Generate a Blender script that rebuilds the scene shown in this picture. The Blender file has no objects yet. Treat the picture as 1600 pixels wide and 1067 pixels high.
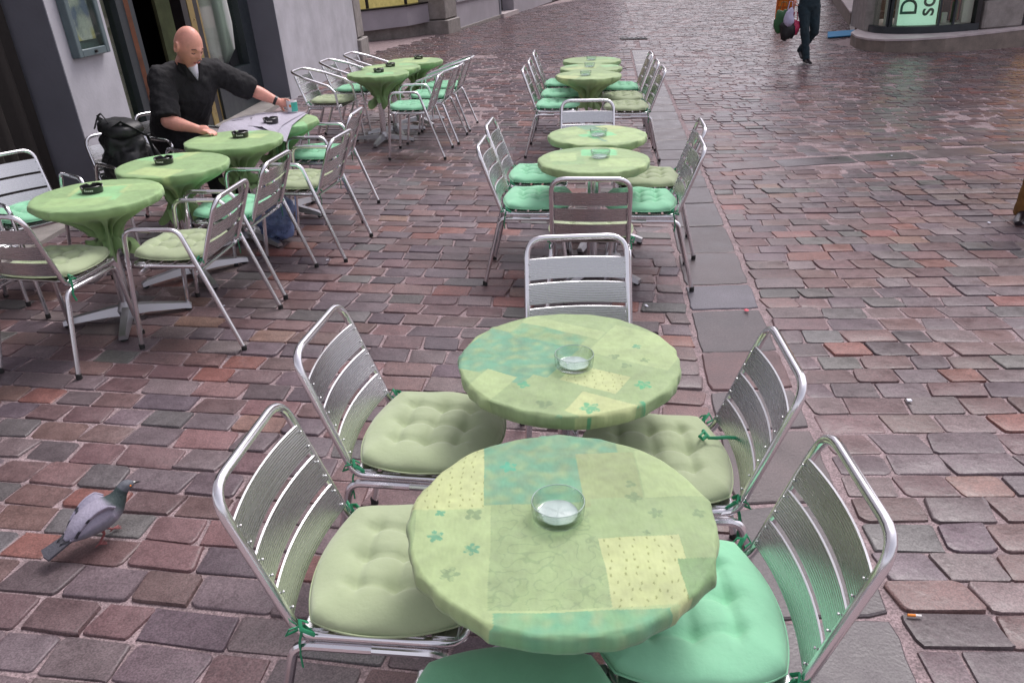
import bpy, bmesh, math, random
import numpy as np
from mathutils import Vector, Matrix, noise, Quaternion
random.seed(7)
PI = math.pi; R_ = math.radians
SC = bpy.context.scene; COL = SC.collection

# ------------------------------------------------------------------ camera
F_PX, CAM_H, CX, CY = 1220.0, 1.836, 800.0, 533.5
_p = math.atan(601/F_PX); _r = math.atan(.030); _hv = F_PX/math.tan(_p)
_d = Vector((_hv*math.sin(_r), -_hv*math.cos(_r), -F_PX)).normalized()
_up = -_d; _fw = Vector((0, 0, -1)); _fw = (_fw - _fw.dot(_up)*_up).normalized(); _rt = _fw.cross(_up)
CR = Matrix((_rt, _fw, _up))
cam = bpy.data.cameras.new('camera'); cam.sensor_width = 36; cam.lens = F_PX/1600*36
cam.clip_start = .05; cam.clip_end = 500
camo = bpy.data.objects.new('camera', cam); COL.objects.link(camo)
camo.matrix_world = Matrix.Translation((0, 0, CAM_H)) @ CR.to_4x4(); SC.camera = camo
def ray(x, y): return CR @ Vector((x-CX, -(y-CY), -F_PX))
def gp(x, y, z=0.0):
    r = ray(x, y); t = (z-CAM_H)/r.z; return Vector((r.x*t, r.y*t, z))
def px(p):
    c = CR.transposed() @ (Vector(p)-Vector((0, 0, CAM_H)))
    if c.z > -.05: return (-9999, -9999, 1)
    return (CX+F_PX*c.x/-c.z, CY-F_PX*c.y/-c.z, -c.z)

# ------------------------------------------------------------------ light
W = bpy.data.worlds.new('World'); SC.world = W; W.use_nodes = True
wn = W.node_tree.nodes; wl = W.node_tree.links; wn.clear()
SUN_EL, SUN_ROT = R_(58), R_(35)
sky = wn.new('ShaderNodeTexSky'); sky.sky_type = 'NISHITA'; sky.sun_disc = False
sky.sun_elevation = SUN_EL; sky.sun_rotation = SUN_ROT; sky.dust_density = 4; sky.air_density = 1.2
hs = wn.new('ShaderNodeHueSaturation'); hs.inputs['Saturation'].default_value = .22
tint = wn.new('ShaderNodeMixRGB'); tint.blend_type = 'MULTIPLY'; tint.inputs[0].default_value = 1
tint.inputs[2].default_value = (1.03, .965, 1.04, 1)
bg = wn.new('ShaderNodeBackground'); bg.inputs['Strength'].default_value = .15
wo = wn.new('ShaderNodeOutputWorld')
wl.new(sky.outputs[0], hs.inputs['Color']); wl.new(hs.outputs[0], tint.inputs[1])
wl.new(tint.outputs[0], bg.inputs[0]); wl.new(bg.outputs[0], wo.inputs[0])
sun = bpy.data.lights.new('sun', 'SUN'); sun.energy = 1.1; sun.angle = R_(25); sun.color = (1, .97, .93)
suno = bpy.data.objects.new('sun', sun); COL.objects.link(suno)
_sd = Vector((math.sin(SUN_ROT)*math.cos(SUN_EL), math.cos(SUN_ROT)*math.cos(SUN_EL), math.sin(SUN_EL)))
suno.rotation_euler = (-_sd).to_track_quat('-Z', 'Y').to_euler()
SC.view_settings.view_transform = 'Standard'; SC.view_settings.look = 'None'
SC.view_settings.exposure = 0.5; SC.view_settings.gamma = 1; SC.view_settings.use_curve_mapping = False
SC.cycles.use_denoising = True; SC.cycles.max_bounces = 14; SC.cycles.transmission_bounces = 14; SC.cycles.transparent_max_bounces = 12

# ------------------------------------------------------------------ materials
def s2l(c): return tuple(((v/255)/12.92 if v <= 10 else (((v/255)+.055)/1.055)**2.4) for v in c)
def mat(name, col, rough=.6, metal=0, spec=.5, bump=0, bscale=60, var=0, vscale=8, attr=None, coat=0, sheen=0, emit=None, estr=1, detail=4, speck=0):
    m = bpy.data.materials.new(name); m.use_nodes = True
    n = m.node_tree.nodes; l = m.node_tree.links; b = n['Principled BSDF']
    b.inputs['Roughness'].default_value = rough; b.inputs['Metallic'].default_value = metal
    b.inputs['Specular IOR Level'].default_value = spec; b.inputs['Coat Weight'].default_value = coat
    if sheen: b.inputs['Sheen Weight'].default_value = sheen; b.inputs['Sheen Roughness'].default_value = .5
    tc = n.new('ShaderNodeTexCoord')
    src = None
    if attr:
        a = n.new('ShaderNodeVertexColor'); a.layer_name = attr; src = a.outputs['Color']
    else:
        rg = n.new('ShaderNodeRGB'); rg.outputs[0].default_value = (*col, 1); src = rg.outputs[0]
    if var:
        nz = n.new('ShaderNodeTexNoise'); nz.inputs['Scale'].default_value = vscale; nz.inputs['Detail'].default_value = 6
        nz.inputs['Roughness'].default_value = .65
        l.new(tc.outputs['Object'], nz.inputs['Vector'])
        mr = n.new('ShaderNodeMapRange'); mr.inputs[1].default_value = .3; mr.inputs[2].default_value = .7
        mr.inputs[3].default_value = 1-var; mr.inputs[4].default_value = 1+var
        l.new(nz.outputs[0], mr.inputs[0])
        mx = n.new('ShaderNodeMixRGB'); mx.blend_type = 'MULTIPLY'; mx.inputs[0].default_value = 1
        l.new(src, mx.inputs[1]); l.new(mr.outputs[0], mx.inputs[2]); src = mx.outputs[0]
        mr2 = n.new('ShaderNodeMapRange'); mr2.inputs[1].default_value = .3; mr2.inputs[2].default_value = .7
        mr2.inputs[3].default_value = max(.05, rough-.12); mr2.inputs[4].default_value = min(1, rough+.12)
        l.new(nz.outputs[0], mr2.inputs[0]); l.new(mr2.outputs[0], b.inputs['Roughness'])
    if speck:
        sp = n.new('ShaderNodeTexNoise'); sp.inputs['Scale'].default_value = 170; sp.inputs['Detail'].default_value = 3
        l.new(tc.outputs['Object'], sp.inputs['Vector'])
        m3 = n.new('ShaderNodeMapRange'); m3.inputs[1].default_value = .35; m3.inputs[2].default_value = .68
        m3.inputs[3].default_value = 1-speck; m3.inputs[4].default_value = 1+speck
        l.new(sp.outputs[0], m3.inputs[0])
        mx = n.new('ShaderNodeMixRGB'); mx.blend_type = 'MULTIPLY'; mx.inputs[0].default_value = 1
        l.new(src, mx.inputs[1]); l.new(m3.outputs[0], mx.inputs[2]); src = mx.outputs[0]
    l.new(src, b.inputs['Base Color'])
    if bump:
        bz = n.new('ShaderNodeTexNoise'); bz.inputs['Scale'].default_value = bscale; bz.inputs['Detail'].default_value = detail
        l.new(tc.outputs['Object'], bz.inputs['Vector'])
        bp = n.new('ShaderNodeBump'); bp.inputs['Strength'].default_value = bump; bp.inputs['Distance'].default_value = .004
        l.new(bz.outputs[0], bp.inputs['Height']); l.new(bp.outputs[0], b.inputs['Normal'])
    if emit:
        b.inputs['Emission Color'].default_value = (*emit, 1); b.inputs['Emission Strength'].default_value = estr
    return m
M = {}
M['sett'] = mat('sett stone', (0, 0, 0), .47, attr='tint', var=.20, vscale=14, bump=.75, bscale=38, spec=.5, speck=.34)
def damp(m, r0, r1):
    # the street is damp and worn smoother further up; the tables' end is drier
    n = m.node_tree.nodes; l = m.node_tree.links; b = n['Principled BSDF']
    g = n.new('ShaderNodeNewGeometry'); sx = n.new('ShaderNodeSeparateXYZ'); l.new(g.outputs['Position'], sx.inputs[0])
    nz_ = n.new('ShaderNodeTexNoise'); nz_.inputs['Scale'].default_value = .35; nz_.inputs['Detail'].default_value = 5; l.new(g.outputs['Position'], nz_.inputs['Vector'])
    a = n.new('ShaderNodeMath'); a.operation = 'MULTIPLY_ADD'; a.inputs[1].default_value = 7; l.new(nz_.outputs[0], a.inputs[0]); l.new(sx.outputs['Y'], a.inputs[2])
    mr = n.new('ShaderNodeMapRange'); mr.inputs[1].default_value = 8; mr.inputs[2].default_value = 17; mr.inputs[3].default_value = 0; mr.inputs[4].default_value = r1-r0
    l.new(a.outputs[0], mr.inputs[0]); old = b.inputs['Roughness'].links[0].from_socket
    st = n.new('ShaderNodeTexNoise'); st.inputs['Scale'].default_value = 1.1; st.inputs['Detail'].default_value = 8; st.inputs['Roughness'].default_value = .7; l.new(g.outputs['Position'], st.inputs['Vector'])
    ms = n.new('ShaderNodeMapRange'); ms.inputs[1].default_value = .3; ms.inputs[2].default_value = .7; ms.inputs[3].default_value = .74; ms.inputs[4].default_value = 1.24; l.new(st.outputs[0], ms.inputs[0])
    cm = n.new('ShaderNodeMixRGB'); cm.blend_type = 'MULTIPLY'; cm.inputs[0].default_value = 1; src = b.inputs['Base Color'].links[0].from_socket
    l.new(src, cm.inputs[1]); l.new(ms.outputs[0], cm.inputs[2]); l.new(cm.outputs[0], b.inputs['Base Color'])
    ad = n.new('ShaderNodeMath'); ad.operation = 'ADD'; l.new(old, ad.inputs[0]); l.new(mr.outputs[0], ad.inputs[1]); l.new(ad.outputs[0], b.inputs['Roughness'])
damp(M['sett'], .47, .28)
M['slab'] = mat('slab stone', (0, 0, 0), .42, attr='tint', var=.28, vscale=5, bump=.35, bscale=90, speck=.28)
damp(M['slab'], .42, .27)
M['mortar'] = mat('sandy mortar', (.27, .205, .21), .85, var=.35, vscale=11, bump=1, bscale=90, speck=.4)
M['alu'] = mat('polished aluminium tube', (.80, .80, .82), .2, metal=1, bump=.05, bscale=30)
M['alu_dull'] = mat('cast aluminium', (.50, .50, .52), .38, metal=1, bump=.15, bscale=80)
M['black_rubber'] = mat('black rubber', (.02, .02, .02), .7)
def slat_mat():
    m = mat('ribbed aluminium slat', (.58, .59, .595), .26, metal=1); n = m.node_tree.nodes; l = m.node_tree.links; b = n['Principled BSDF']
    tc = n.new('ShaderNodeTexCoord'); mp = n.new('ShaderNodeMapping'); mp.inputs['Scale'].default_value = (1, 1, 1)
    l.new(tc.outputs['Object'], mp.inputs[0])
    w = n.new('ShaderNodeTexWave'); w.wave_type = 'BANDS'; w.bands_direction = 'Z'; w.inputs['Scale'].default_value = 50
    w.inputs['Distortion'].default_value = 0
    l.new(mp.outputs[0], w.inputs['Vector'])
    bp = n.new('ShaderNodeBump'); bp.inputs['Strength'].default_value = .28; bp.inputs['Distance'].default_value = .001
    l.new(w.outputs[0], bp.inputs['Height']); l.new(bp.outputs[0], b.inputs['Normal'])
    nz = n.new('ShaderNodeTexNoise'); mp2 = n.new('ShaderNodeMapping'); mp2.inputs['Scale'].default_value = (2, 60, 220)
    l.new(tc.outputs['Object'], mp2.inputs[0]); l.new(mp2.outputs[0], nz.inputs['Vector']); nz.inputs['Scale'].default_value = 1
    mr = n.new('ShaderNodeMapRange'); mr.inputs[3].default_value = .18; mr.inputs[4].default_value = .36
    l.new(nz.outputs[0], mr.inputs[0]); l.new(mr.outputs[0], b.inputs['Roughness'])
    return m
M['slat'] = slat_mat()
M['sage'] = mat('sage cotton', (.35, .42, .25), .85, bump=.55, bscale=38, detail=11, var=.06, vscale=9, sheen=.25)
M['mint'] = mat('mint cotton', (.25, .58, .36), .85, bump=.55, bscale=38, detail=11, var=.06, vscale=9, sheen=.2)
M['jade'] = mat('jade cotton', (.15, .40, .225), .85, bump=.55, bscale=38, detail=11, var=.08, vscale=9, sheen=.2)
M['ribbon'] = mat('green ribbon', (.02, .24, .11), .6)
M['tag'] = mat('white label', (.75, .76, .85), .6)
M['cloth'] = mat('patchwork tablecloth', (0, 0, 0), .7, attr='tint', var=.05, vscale=25, bump=.4, bscale=45, sheen=.15)
def glass_mat(name, tintc=(.95, 1, .98), rough=.02):
    m = bpy.data.materials.new(name); m.use_nodes = True; b = m.node_tree.nodes['Principled BSDF']
    b.inputs['Base Color'].default_value = (*tintc, 1); b.inputs['Transmission Weight'].default_value = 1
    b.inputs['Roughness'].default_value = rough; b.inputs['IOR'].default_value = 1.36
    return m
def clear_glass():
    m = pane_mat(); m.name = 'clear ashtray glass'; n = m.node_tree.nodes
    for q in n:
        if q.type == 'BSDF_TRANSPARENT': q.inputs[0].default_value = (.90, .955, .93, 1)
        if q.type == 'MATH' and q.operation == 'POWER': q.inputs[1].default_value = 2.2
    return m
M['glass'] = None
M['frost'] = mat('pressed pale glass', (.40, .49, .46), .15, bump=.3, bscale=300)
def pane_mat():
    m = bpy.data.materials.new('window glass'); m.use_nodes = True; n = m.node_tree.nodes; l = m.node_tree.links; n.clear()
    o = n.new('ShaderNodeOutputMaterial'); mx = n.new('ShaderNodeMixShader'); f = n.new('ShaderNodeLayerWeight'); f.inputs[0].default_value = .5
    p = n.new('ShaderNodeMath'); p.operation = 'POWER'; p.inputs[1].default_value = 4; q = n.new('ShaderNodeMath'); q.operation = 'MULTIPLY_ADD'; q.inputs[1].default_value = .8; q.inputs[2].default_value = .07
    t = n.new('ShaderNodeBsdfTransparent'); t.inputs[0].default_value = (.88, .93, .89, 1); g = n.new('ShaderNodeBsdfGlossy'); g.inputs['Roughness'].default_value = .03
    l.new(f.outputs['Facing'], p.inputs[0]); l.new(p.outputs[0], q.inputs[0]); l.new(q.outputs[0], mx.inputs[0])
    l.new(t.outputs[0], mx.inputs[1]); l.new(g.outputs[0], mx.inputs[2]); l.new(mx.outputs[0], o.inputs[0])
    return m
M['pane'] = pane_mat(); M['glass'] = clear_glass()
M['black_plastic'] = mat('black melamine', (.012, .012, .013), .25, coat=.3)
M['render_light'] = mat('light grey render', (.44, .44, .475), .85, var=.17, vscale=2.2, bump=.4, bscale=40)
M['render_dark'] = mat('dark grey reveal', (.16, .165, .195), .8, var=.10, vscale=2.5, bump=.3, bscale=50)
M['stone_grey'] = mat('grey limestone', (.27, .25, .235), .8, var=.28, vscale=5, bump=.8, bscale=35, speck=.15)
M['stone_brown'] = mat('weathered kerb stone', (.215, .18, .155), .8, var=.3, vscale=4, bump=.8, bscale=35, speck=.2)
M['stone_top'] = mat('worn pale ledge', (.50, .44, .44), .55, var=.2, vscale=4, bump=.4)  # paler than the stone fronts below it
M['white_wall'] = mat('pale render', (.40, .38, .42), .8, var=.12, vscale=1.5, bump=.3)
M['frame_dark'] = mat('dark green-grey frame', (.022, .030, .036), .4, var=.2)
M['frame_black'] = mat('black frame', (.008, .008, .010), .35)
M['brass'] = mat('brass trim', (.36, .27, .10), .35, metal=.6, var=.2)
M['case_frame'] = mat('grey-green menu case', (.10, .14, .15), .45, var=.15)
M['curtain'] = mat('black-brown curtain', (.018, .014, .012), .75, bump=.5)
M['wood'] = mat('dark red-brown wood', (.15, .052, .022), .5, var=.5, vscale=4)
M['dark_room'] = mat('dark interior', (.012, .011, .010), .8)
M['olive_glass_tone'] = mat('olive glass tone', (.13, .14, .075), .7, var=.5, vscale=3)
M['white_cloth'] = mat('white parasol fabric', (.62, .66, .62), .8, bump=.4, bscale=40)
M['black_fabric'] = mat('black cotton', (.007, .007, .009), .85, bump=.8, bscale=60, detail=6)
M['black_nylon'] = mat('black nylon', (.008, .009, .010), .5, bump=.9, bscale=35)
M['white_knit'] = mat('white cotton', (.60, .60, .68), .9, bump=.4, bscale=200)
M['denim'] = mat('dark blue denim', (.014, .032, .042), .85, bump=.6, bscale=160, var=.25)
M['brown_twill'] = mat('ochre-brown trousers', (.17, .085, .02), .85, bump=.6, bscale=80, var=.3)
M['shoe'] = mat('black leather', (.012, .008, .012), .3, coat=.2)
M['grey_knit'] = mat('dark grey jacket', (.03, .03, .035), .9, bump=.5)
M['hair'] = mat('dark hair', (.02, .014, .010), .6, bump=1, bscale=90)
M['paper'] = mat('newsprint', (.46, .44, .52), .8)
M['paper_ink'] = mat('newsprint ink', (.14, .135, .16), .8)
M['mug'] = mat('white glazed mug', (.72, .72, .74), .2, coat=.5)
M['mug_teal'] = mat('teal mug print', (.06, .42, .33), .25, coat=.5)
M['orange'] = mat('orange paint', (.85, .24, .01), .5, var=.15)
M['orange_dark'] = mat('orange mesh bar', (.55, .12, .005), .5)
M['white_paint'] = mat('white paint', (.6, .6, .56), .5, var=.1)
M['blue_mat'] = mat('blue mat', (.035, .23, .46), .8, bump=.5, var=.1)
M['poly_bag'] = mat('blue-white polythene', (.17, .24, .44), .3, var=.5, vscale=9, bump=.8, bscale=20)
M['poly_bag'].node_tree.nodes['Principled BSDF'].inputs['Transmission Weight'].default_value = .3
M['cig_paper'] = mat('cigarette paper', (.75, .73, .70), .8); M['cig_filter'] = mat('cigarette filter', (.75, .25, .04), .8)
def skin_mat():
    m = mat('skin', (.72, .345, .265), .48, var=.14, vscale=14, bump=.25, bscale=180)
    b = m.node_tree.nodes['Principled BSDF']; b.inputs['Subsurface Weight'].default_value = .12; b.inputs['Subsurface Radius'].default_value = (.01, .004, .002)
    b.inputs['Subsurface Scale'].default_value = 1
    return m
M['skin'] = skin_mat()
M['eye'] = mat('eye', (.05, .03, .02), .2)
M['brow'] = mat('greying brow', (.12, .07, .05), .8)
M['lip'] = mat('lip', (.36, .10, .085), .5)
M['stubble'] = mat('grey stubble', (.27, .17, .14), .8, bump=.5, bscale=300)
M['pigeon'] = mat('pigeon plumage', (0, 0, 0), .7, attr='tint', bump=.7, bscale=110, var=.08, vscale=40)
M['pink'] = mat('pink bird leg', (.25, .08, .08), .6)

# ------------------------------------------------------------------ mesh builder
class MB:
    def __init__(s): s.v = []; s.f = []; s.c = []; s.mi = []
    def add(s, vs, fs, col=None, mi=0):
        o = len(s.v); s.v += [tuple(p) for p in vs]; s.f += [tuple(i+o for i in q) for q in fs]
        s.mi += [mi]*len(fs)
        s.c += ([col]*len(vs) if (col is None or not isinstance(col, list)) else col)
        return s
    def box(s, c, d, rz=0, rx=0, bev=0, mi=0, col=None):
        cx, cy, cz = c; a, b, e = d[0]/2, d[1]/2, d[2]/2
        m = Matrix.Rotation(rz, 3, 'Z') @ Matrix.Rotation(rx, 3, 'X')
        if bev <= 0:
            vs = [Vector((x, y, z)) for z in (-e, e) for y in (-b, b) for x in (-a, a)]
            fs = [(0, 2, 3, 1), (4, 5, 7, 6), (0, 1, 5, 4), (2, 6, 7, 3), (0, 4, 6, 2), (1, 3, 7, 5)]
        else:
            k = bev; ring = [(-a+k, -b), (a-k, -b), (a, -b+k), (a, b-k), (a-k, b), (-a+k, b), (-a, b-k), (-a, -b+k)]
            ins = lambda f: [(x*(1-k/a)*1.0 if f else x, y*(1-k/b) if f else y) for x, y in ring]
            vs = []; 
            for z, f in ((-e, 1), (-e+k, 0), (e-k, 0), (e, 1)): vs += [Vector((x, y, z)) for x, y in ins(f)]
            fs = [tuple(range(7, -1, -1)), tuple(range(24, 32))]
            for r in range(3):
                for i in range(8): j = (i+1) % 8; fs.append((r*8+i, r*8+j, r*8+8+j, r*8+8+i))
        return s.add([m@p+Vector(c) for p in vs], fs, col, mi)
    def tube(s, pts, r, n=10, closed=False, caps=True, mi=0, col=None, flat=1.0):
        P = [Vector(p) for p in pts]; N = len(P)
        rs = r if isinstance(r, (list, tuple)) else [r]*N
        T = []
        for i in range(N):
            a = P[(i-1) % N] if (closed or i > 0) else P[i]; b = P[(i+1) % N] if (closed or i < N-1) else P[i]
            T.append((b-a).normalized())
        u = T[0].orthogonal().normalized()
        U = [u]
        for i in range(1, N):
            q = T[i-1].rotation_difference(T[i]); u = q @ U[-1]; u = (u - u.dot(T[i])*T[i]).normalized(); U.append(u)
        if closed:
            q = T[-1].rotation_difference(T[0]); ue = q @ U[-1]
            ang = math.atan2(T[0].dot(ue.cross(U[0])), ue.dot(U[0]))
            for i in range(N): U[i] = Quaternion(T[i], ang*i/N) @ U[i]
        vs = []
        for i in range(N):
            w = T[i].cross(U[i])
            for k in range(n):
                a = 2*PI*k/n; vs.append(P[i]+rs[i]*(math.cos(a)*U[i]+flat*math.sin(a)*w))
        fs = []
        for i in range(N if closed else N-1):
            j = (i+1) % N
            for k in range(n): l = (k+1) % n; fs.append((i*n+k, i*n+l, j*n+l, j*n+k))
        if caps and not closed: fs += [tuple(range(n-1, -1, -1)), tuple(range((N-1)*n, N*n))]
        return s.add(vs, fs, col, mi)
    def lathe(s, prof, c=(0, 0, 0), n=24, mi=0, col=None, mod=None):
        vs = []; 
        for i, (r, z) in enumerate(prof):
            for k in range(n):
                a = 2*PI*k/n; rr, zz = (r, z) if mod is None else mod(i, a, r, z)
                vs.append((c[0]+rr*math.cos(a), c[1]+rr*math.sin(a), c[2]+zz))
        fs = []
        for i in range(len(prof)-1):
            for k in range(n): l = (k+1) % n; fs.append((i*n+k, i*n+l, i*n+n+l, i*n+n+k))
        if prof[0][0] > 1e-4: fs.append(tuple(range(n-1, -1, -1)))
        if prof[-1][0] > 1e-4: m = (len(prof)-1)*n; fs.append(tuple(range(m, m+n)))
        return s.add(vs, fs, col, mi)
    def prism(s, poly, z0, z1, mi=0, col=None, mtop=None):
        n = len(poly); vs = [(x, y, z0) for x, y in poly]+[(x, y, z1) for x, y in poly]
        area = sum(poly[i][0]*poly[(i+1) % n][1]-poly[(i+1) % n][0]*poly[i][1] for i in range(n))
        fs = [(i, (i+1) % n, n+(i+1) % n, n+i) for i in range(n)]; top = tuple(range(n, 2*n)); bot = tuple(range(n-1, -1, -1))
        if area < 0: fs = [q[::-1] for q in fs]; top = top[::-1]; bot = bot[::-1]
        s.add(vs, fs, col, mi)
        o = len(s.v)-2*n
        s.f += [tuple(i+o for i in bot), tuple(i+o for i in top)]; s.mi += [mi, mi if mtop is None else mtop]
        return s
    def ball(s, c, r, n=10, m=7, mi=0, col=None):
        rr = r if isinstance(r, (list, tuple)) else (r, r, r); vs = []
        for i in range(m+1):
            t = PI*i/m
            for k in range(n): a = 2*PI*k/n; vs.append((c[0]+rr[0]*math.sin(t)*math.cos(a), c[1]+rr[1]*math.sin(t)*math.sin(a), c[2]-rr[2]*math.cos(t)))
        fs = [(i*n+k, i*n+(k+1) % n, (i+1)*n+(k+1) % n, (i+1)*n+k) for i in range(m) for k in range(n)]
        return s.add(vs, fs, col, mi)
    def mesh(s, name, mats, smooth=True, sharp=35):
        me = bpy.data.meshes.new(name); me.from_pydata(s.v, [], s.f)
        mats = mats if isinstance(mats, (list, tuple)) else [mats]
        for m in mats: me.materials.append(m)
        if any(s.mi): me.polygons.foreach_set('material_index', s.mi)
        if s.c and s.c[0] is not None:
            at = me.color_attributes.new('tint', 'FLOAT_COLOR', 'POINT')
            arr = np.ones((len(s.v), 4), dtype=np.float32); arr[:, :3] = np.array([c if c is not None else (0, 0, 0) for c in s.c], dtype=np.float32)
            at.data.foreach_set('color', arr.ravel())
        me.update()
        if smooth:
            me.polygons.foreach_set('use_smooth', [True]*len(me.polygons))
            if sharp < 180: me.set_sharp_from_angle(angle=R_(sharp))
        return me
    def build(s, name, mats, parent=None, **k):
        return link(name, s.mesh(name, mats, **k), parent)
def link(name, me, parent=None):
    o = bpy.data.objects.new(name, me); COL.objects.link(o)
    if parent: o.parent = parent
    return o
def tag(o, label=None, cat=None, group=None, kind=None):
    if label: o['label'] = label
    if cat: o['category'] = cat
    if group: o['group'] = group
    if kind: o['kind'] = kind
    return o
def empty(name, loc=(0, 0, 0), rz=0, label=None, cat=None, group=None, kind=None):
    o = bpy.data.objects.new(name, None); COL.objects.link(o); o.location = loc; o.rotation_euler = (0, 0, rz)
    o.empty_display_size = .1
    return tag(o, label, cat, group, kind)
def copy_tree(o, parent=None):
    c = o.copy(); COL.objects.link(c)
    if parent: c.parent = parent
    for ch in list(o.children): copy_tree(ch, c)
    return c
def fillet(pts, r, n=5, closed=False):
    P = [Vector(p) for p in pts]; out = []; N = len(P)
    rs = r if isinstance(r, (list, tuple)) else [r]*N
    for i in range(N):
        if not closed and i in (0, N-1): out.append(P[i]); continue
        a, b, c = P[i-1], P[i], P[(i+1) % N]; d1 = (a-b); d2 = (c-b)
        ang = d1.angle(d2); 
        if ang > 3.1 or rs[i] <= 0: out.append(b); continue
        t = min(rs[i]/math.tan(ang/2), d1.length*.49, d2.length*.49)
        p0 = b+d1.normalized()*t; p2 = b+d2.normalized()*t
        for k in range(n+1):
            q = k/n; out.append((1-q)**2*p0+2*q*(1-q)*b+q*q*p2)
    return out
def nz(x, y, z=0, s=1): return noise.noise(Vector((x*s, y*s, z*s)))

# ------------------------------------------------------------------ pavement
pav = MB().box((0, 45, -.5085), (160, 160, 1)).build('pavement', M['mortar'], smooth=False); tag(pav, kind='structure')
PAL = [((.112, .068, .070), 6), ((.102, .076, .084), 7), ((.128, .074, .073), 4), ((.084, .062, .072), 3.5), ((.128, .096, .100), 2.5), ((.160, .070, .062), 1.0), ((.094, .084, .086), 2), ((.160, .094, .08), .4)]
PALW = [w for _, w in PAL]
def pick(): 
    c = random.choices(PAL, PALW)[0][0]; k = random.uniform(.84, 1.18)*1.2; return tuple(v*k*w*random.uniform(.96, 1.04) for v, w in zip(c, (1.0, 1.02, 1.0)))
def strip_r(y): return 1.30+.125*(y-2.95)
def strip_l(y): return strip_r(y)-.42
def wall_x(y): return -2.92+(y-17.8)*.045 if y < 17.9 else (-2.92+(y-17.8)*.27 if y < 32 else .9+(y-32)*.40)
WIN = [(6.9, 17.8), (7.05, 16.2), (7.27, 15.7), (8.5, 15.45), (10.2, 16.0), (40, 24), (40, 80), (26, 80), (12.9, 33), (8.9, 21.45), (8.5, 19)]
def inpoly(x, y, P):
    c = False; j = len(P)-1
    for i in range(len(P)):
        if (P[i][1] > y) != (P[j][1] > y) and x < (P[j][0]-P[i][0])*(y-P[i][1])/(P[j][1]-P[i][1])+P[i][0]: c = not c
        j = i
    return c
def trans_mid(x): return 7.35+.13*(x-2.2)
stuff = MB(); setts = []
def sett_geo(cx, cy, w, d, ang, col, near, top):
    n = 12 if near else 8
    hw, hd = w/2, d/2; e = .55 if near else .6
    ca, sa = math.cos(ang), math.sin(ang); tx, ty = random.uniform(-.02, .02), random.uniform(-.025, .025)
    base = []
    k = min(hd*.42, .019)*random.uniform(.4, 1.3)
    sk = random.uniform(-.012, .012)
    if near:
        for (sx, sy) in ((1, 1), (-1, 1), (-1, -1), (1, -1)):
            kk = k*random.uniform(.5, 1.25)
            a = (sx*(hw-kk), sy*hd); m_ = (sx*(hw-kk*.28), sy*(hd-kk*.28)); b = (sx*hw, sy*(hd-kk))
            base += [b, m_, a] if sx*sy > 0 else [a, m_, b]
    else:
        for (sx, sy) in ((1, 1), (-1, 1), (-1, -1), (1, -1)):
            kk = k*.7; a = (sx*(hw-kk), sy*hd); b = (sx*hw, sy*(hd-kk)); base += [b, a] if sx*sy > 0 else [a, b]
    base = [(x+sk*y/hd+random.uniform(-.0045, .0045), y+random.uniform(-.004, .004)) for x, y in base]
    vs = []
    for sc_, z in (((.92, 0), (.972, -.001), (1.0, -.005), (1.02, -.030)) if near else ((.9, 0), (1.0, -.028))):
        for x, y in base:
            X = x*(1-(1-sc_)*(.16/max(w, .16))*1.2) if sc_ < 1 else x*sc_; Y = y*sc_ if sc_ >= 1 else y*(1-(1-sc_)*1.0)
            vs.append((cx+X*ca-Y*sa, cy+X*sa+Y*ca, top+z+tx*x+ty*y+(random.uniform(-.0012, .0012) if near else 0)))
    m = len(base); fs = [tuple(range(m))]
    for r in range(len(vs)//m-1):
        for i in range(m): j = (i+1) % m; fs.append((r*m+i, (r+1)*m+i, (r+1)*m+j, r*m+j))
    return vs, fs
def field(ang, side, test, y0=-.5, y1=43):
    u = Vector((math.cos(ang), math.sin(ang))); v = Vector((-u.y, u.x))
    t = -2.0
    while t < 55:
        pitch = random.gauss(.147, .008); tm = t+pitch/2
        # start on the strip's edge at this row
        y = tm; 
        for _ in range(6):
            bx = strip_l(y) if side < 0 else strip_r(y)
            if y > 17.5: bx = strip_l(17.5)+.2+.125*(y-17.5) if side > 0 else bx
            y = (tm - bx*v.x)/v.y
        s = bx*u.x + y*u.y
        s += side*.012; lim = 22 if side < 0 else 40
        ln0 = random.uniform(.12, .3)
        run = 0
        while run < lim:
            L = ln0 if run == 0 else random.choice((random.uniform(.17, .24), random.uniform(.20, .30)))
            cs = s+side*(run+L/2); run += L
            wob = .010*math.sin(cs*1.1+t*.5)+.004*nz(cs, t, 3, .8)
            p = u*cs+v*(tm+wob)
            x, yy = p.x, p.y
            if yy < y0 or yy > y1 or not test(x, yy): continue
            X, Y, zc = px((x, yy, 0)); mg = 260 if yy < 6 else 60
            if zc < 0 or X < -mg or X > 1600+mg or Y < -12 or Y > 1067+320: continue
            near = yy < 9
            g = random.uniform(.008, .018) if yy < 12 else .010
            g2 = random.uniform(.008, .016)
            if side > 0: g *= .75; g2 *= .75
            setts.append((x, yy, L-g, pitch-g2, ang+random.uniform(-.018, .018), pick(), near, random.uniform(-.004, .004)+.004*nz(x, yy, 0, 1.2)*2, zc, 0 < X < 1600 and 0 < Y < 1067))
            if yy > 7: setts[-1] = setts[-1][:7]+(setts[-1][7]-.0035,)+setts[-1][8:]
        t += pitch
def okL(x, y): return x > wall_x(y)-.05 and not (y > 17.6)
def okR(x, y):
    if x < wall_x(y)-.05: return False
    if 2.0 < x and abs(y-trans_mid(x)) < .205 and x > strip_r(y): return False
    return not inpoly(x, y, WIN)
field(R_(-9.5), -1, okL)
field(R_(-2.6), 1, okR)
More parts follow.
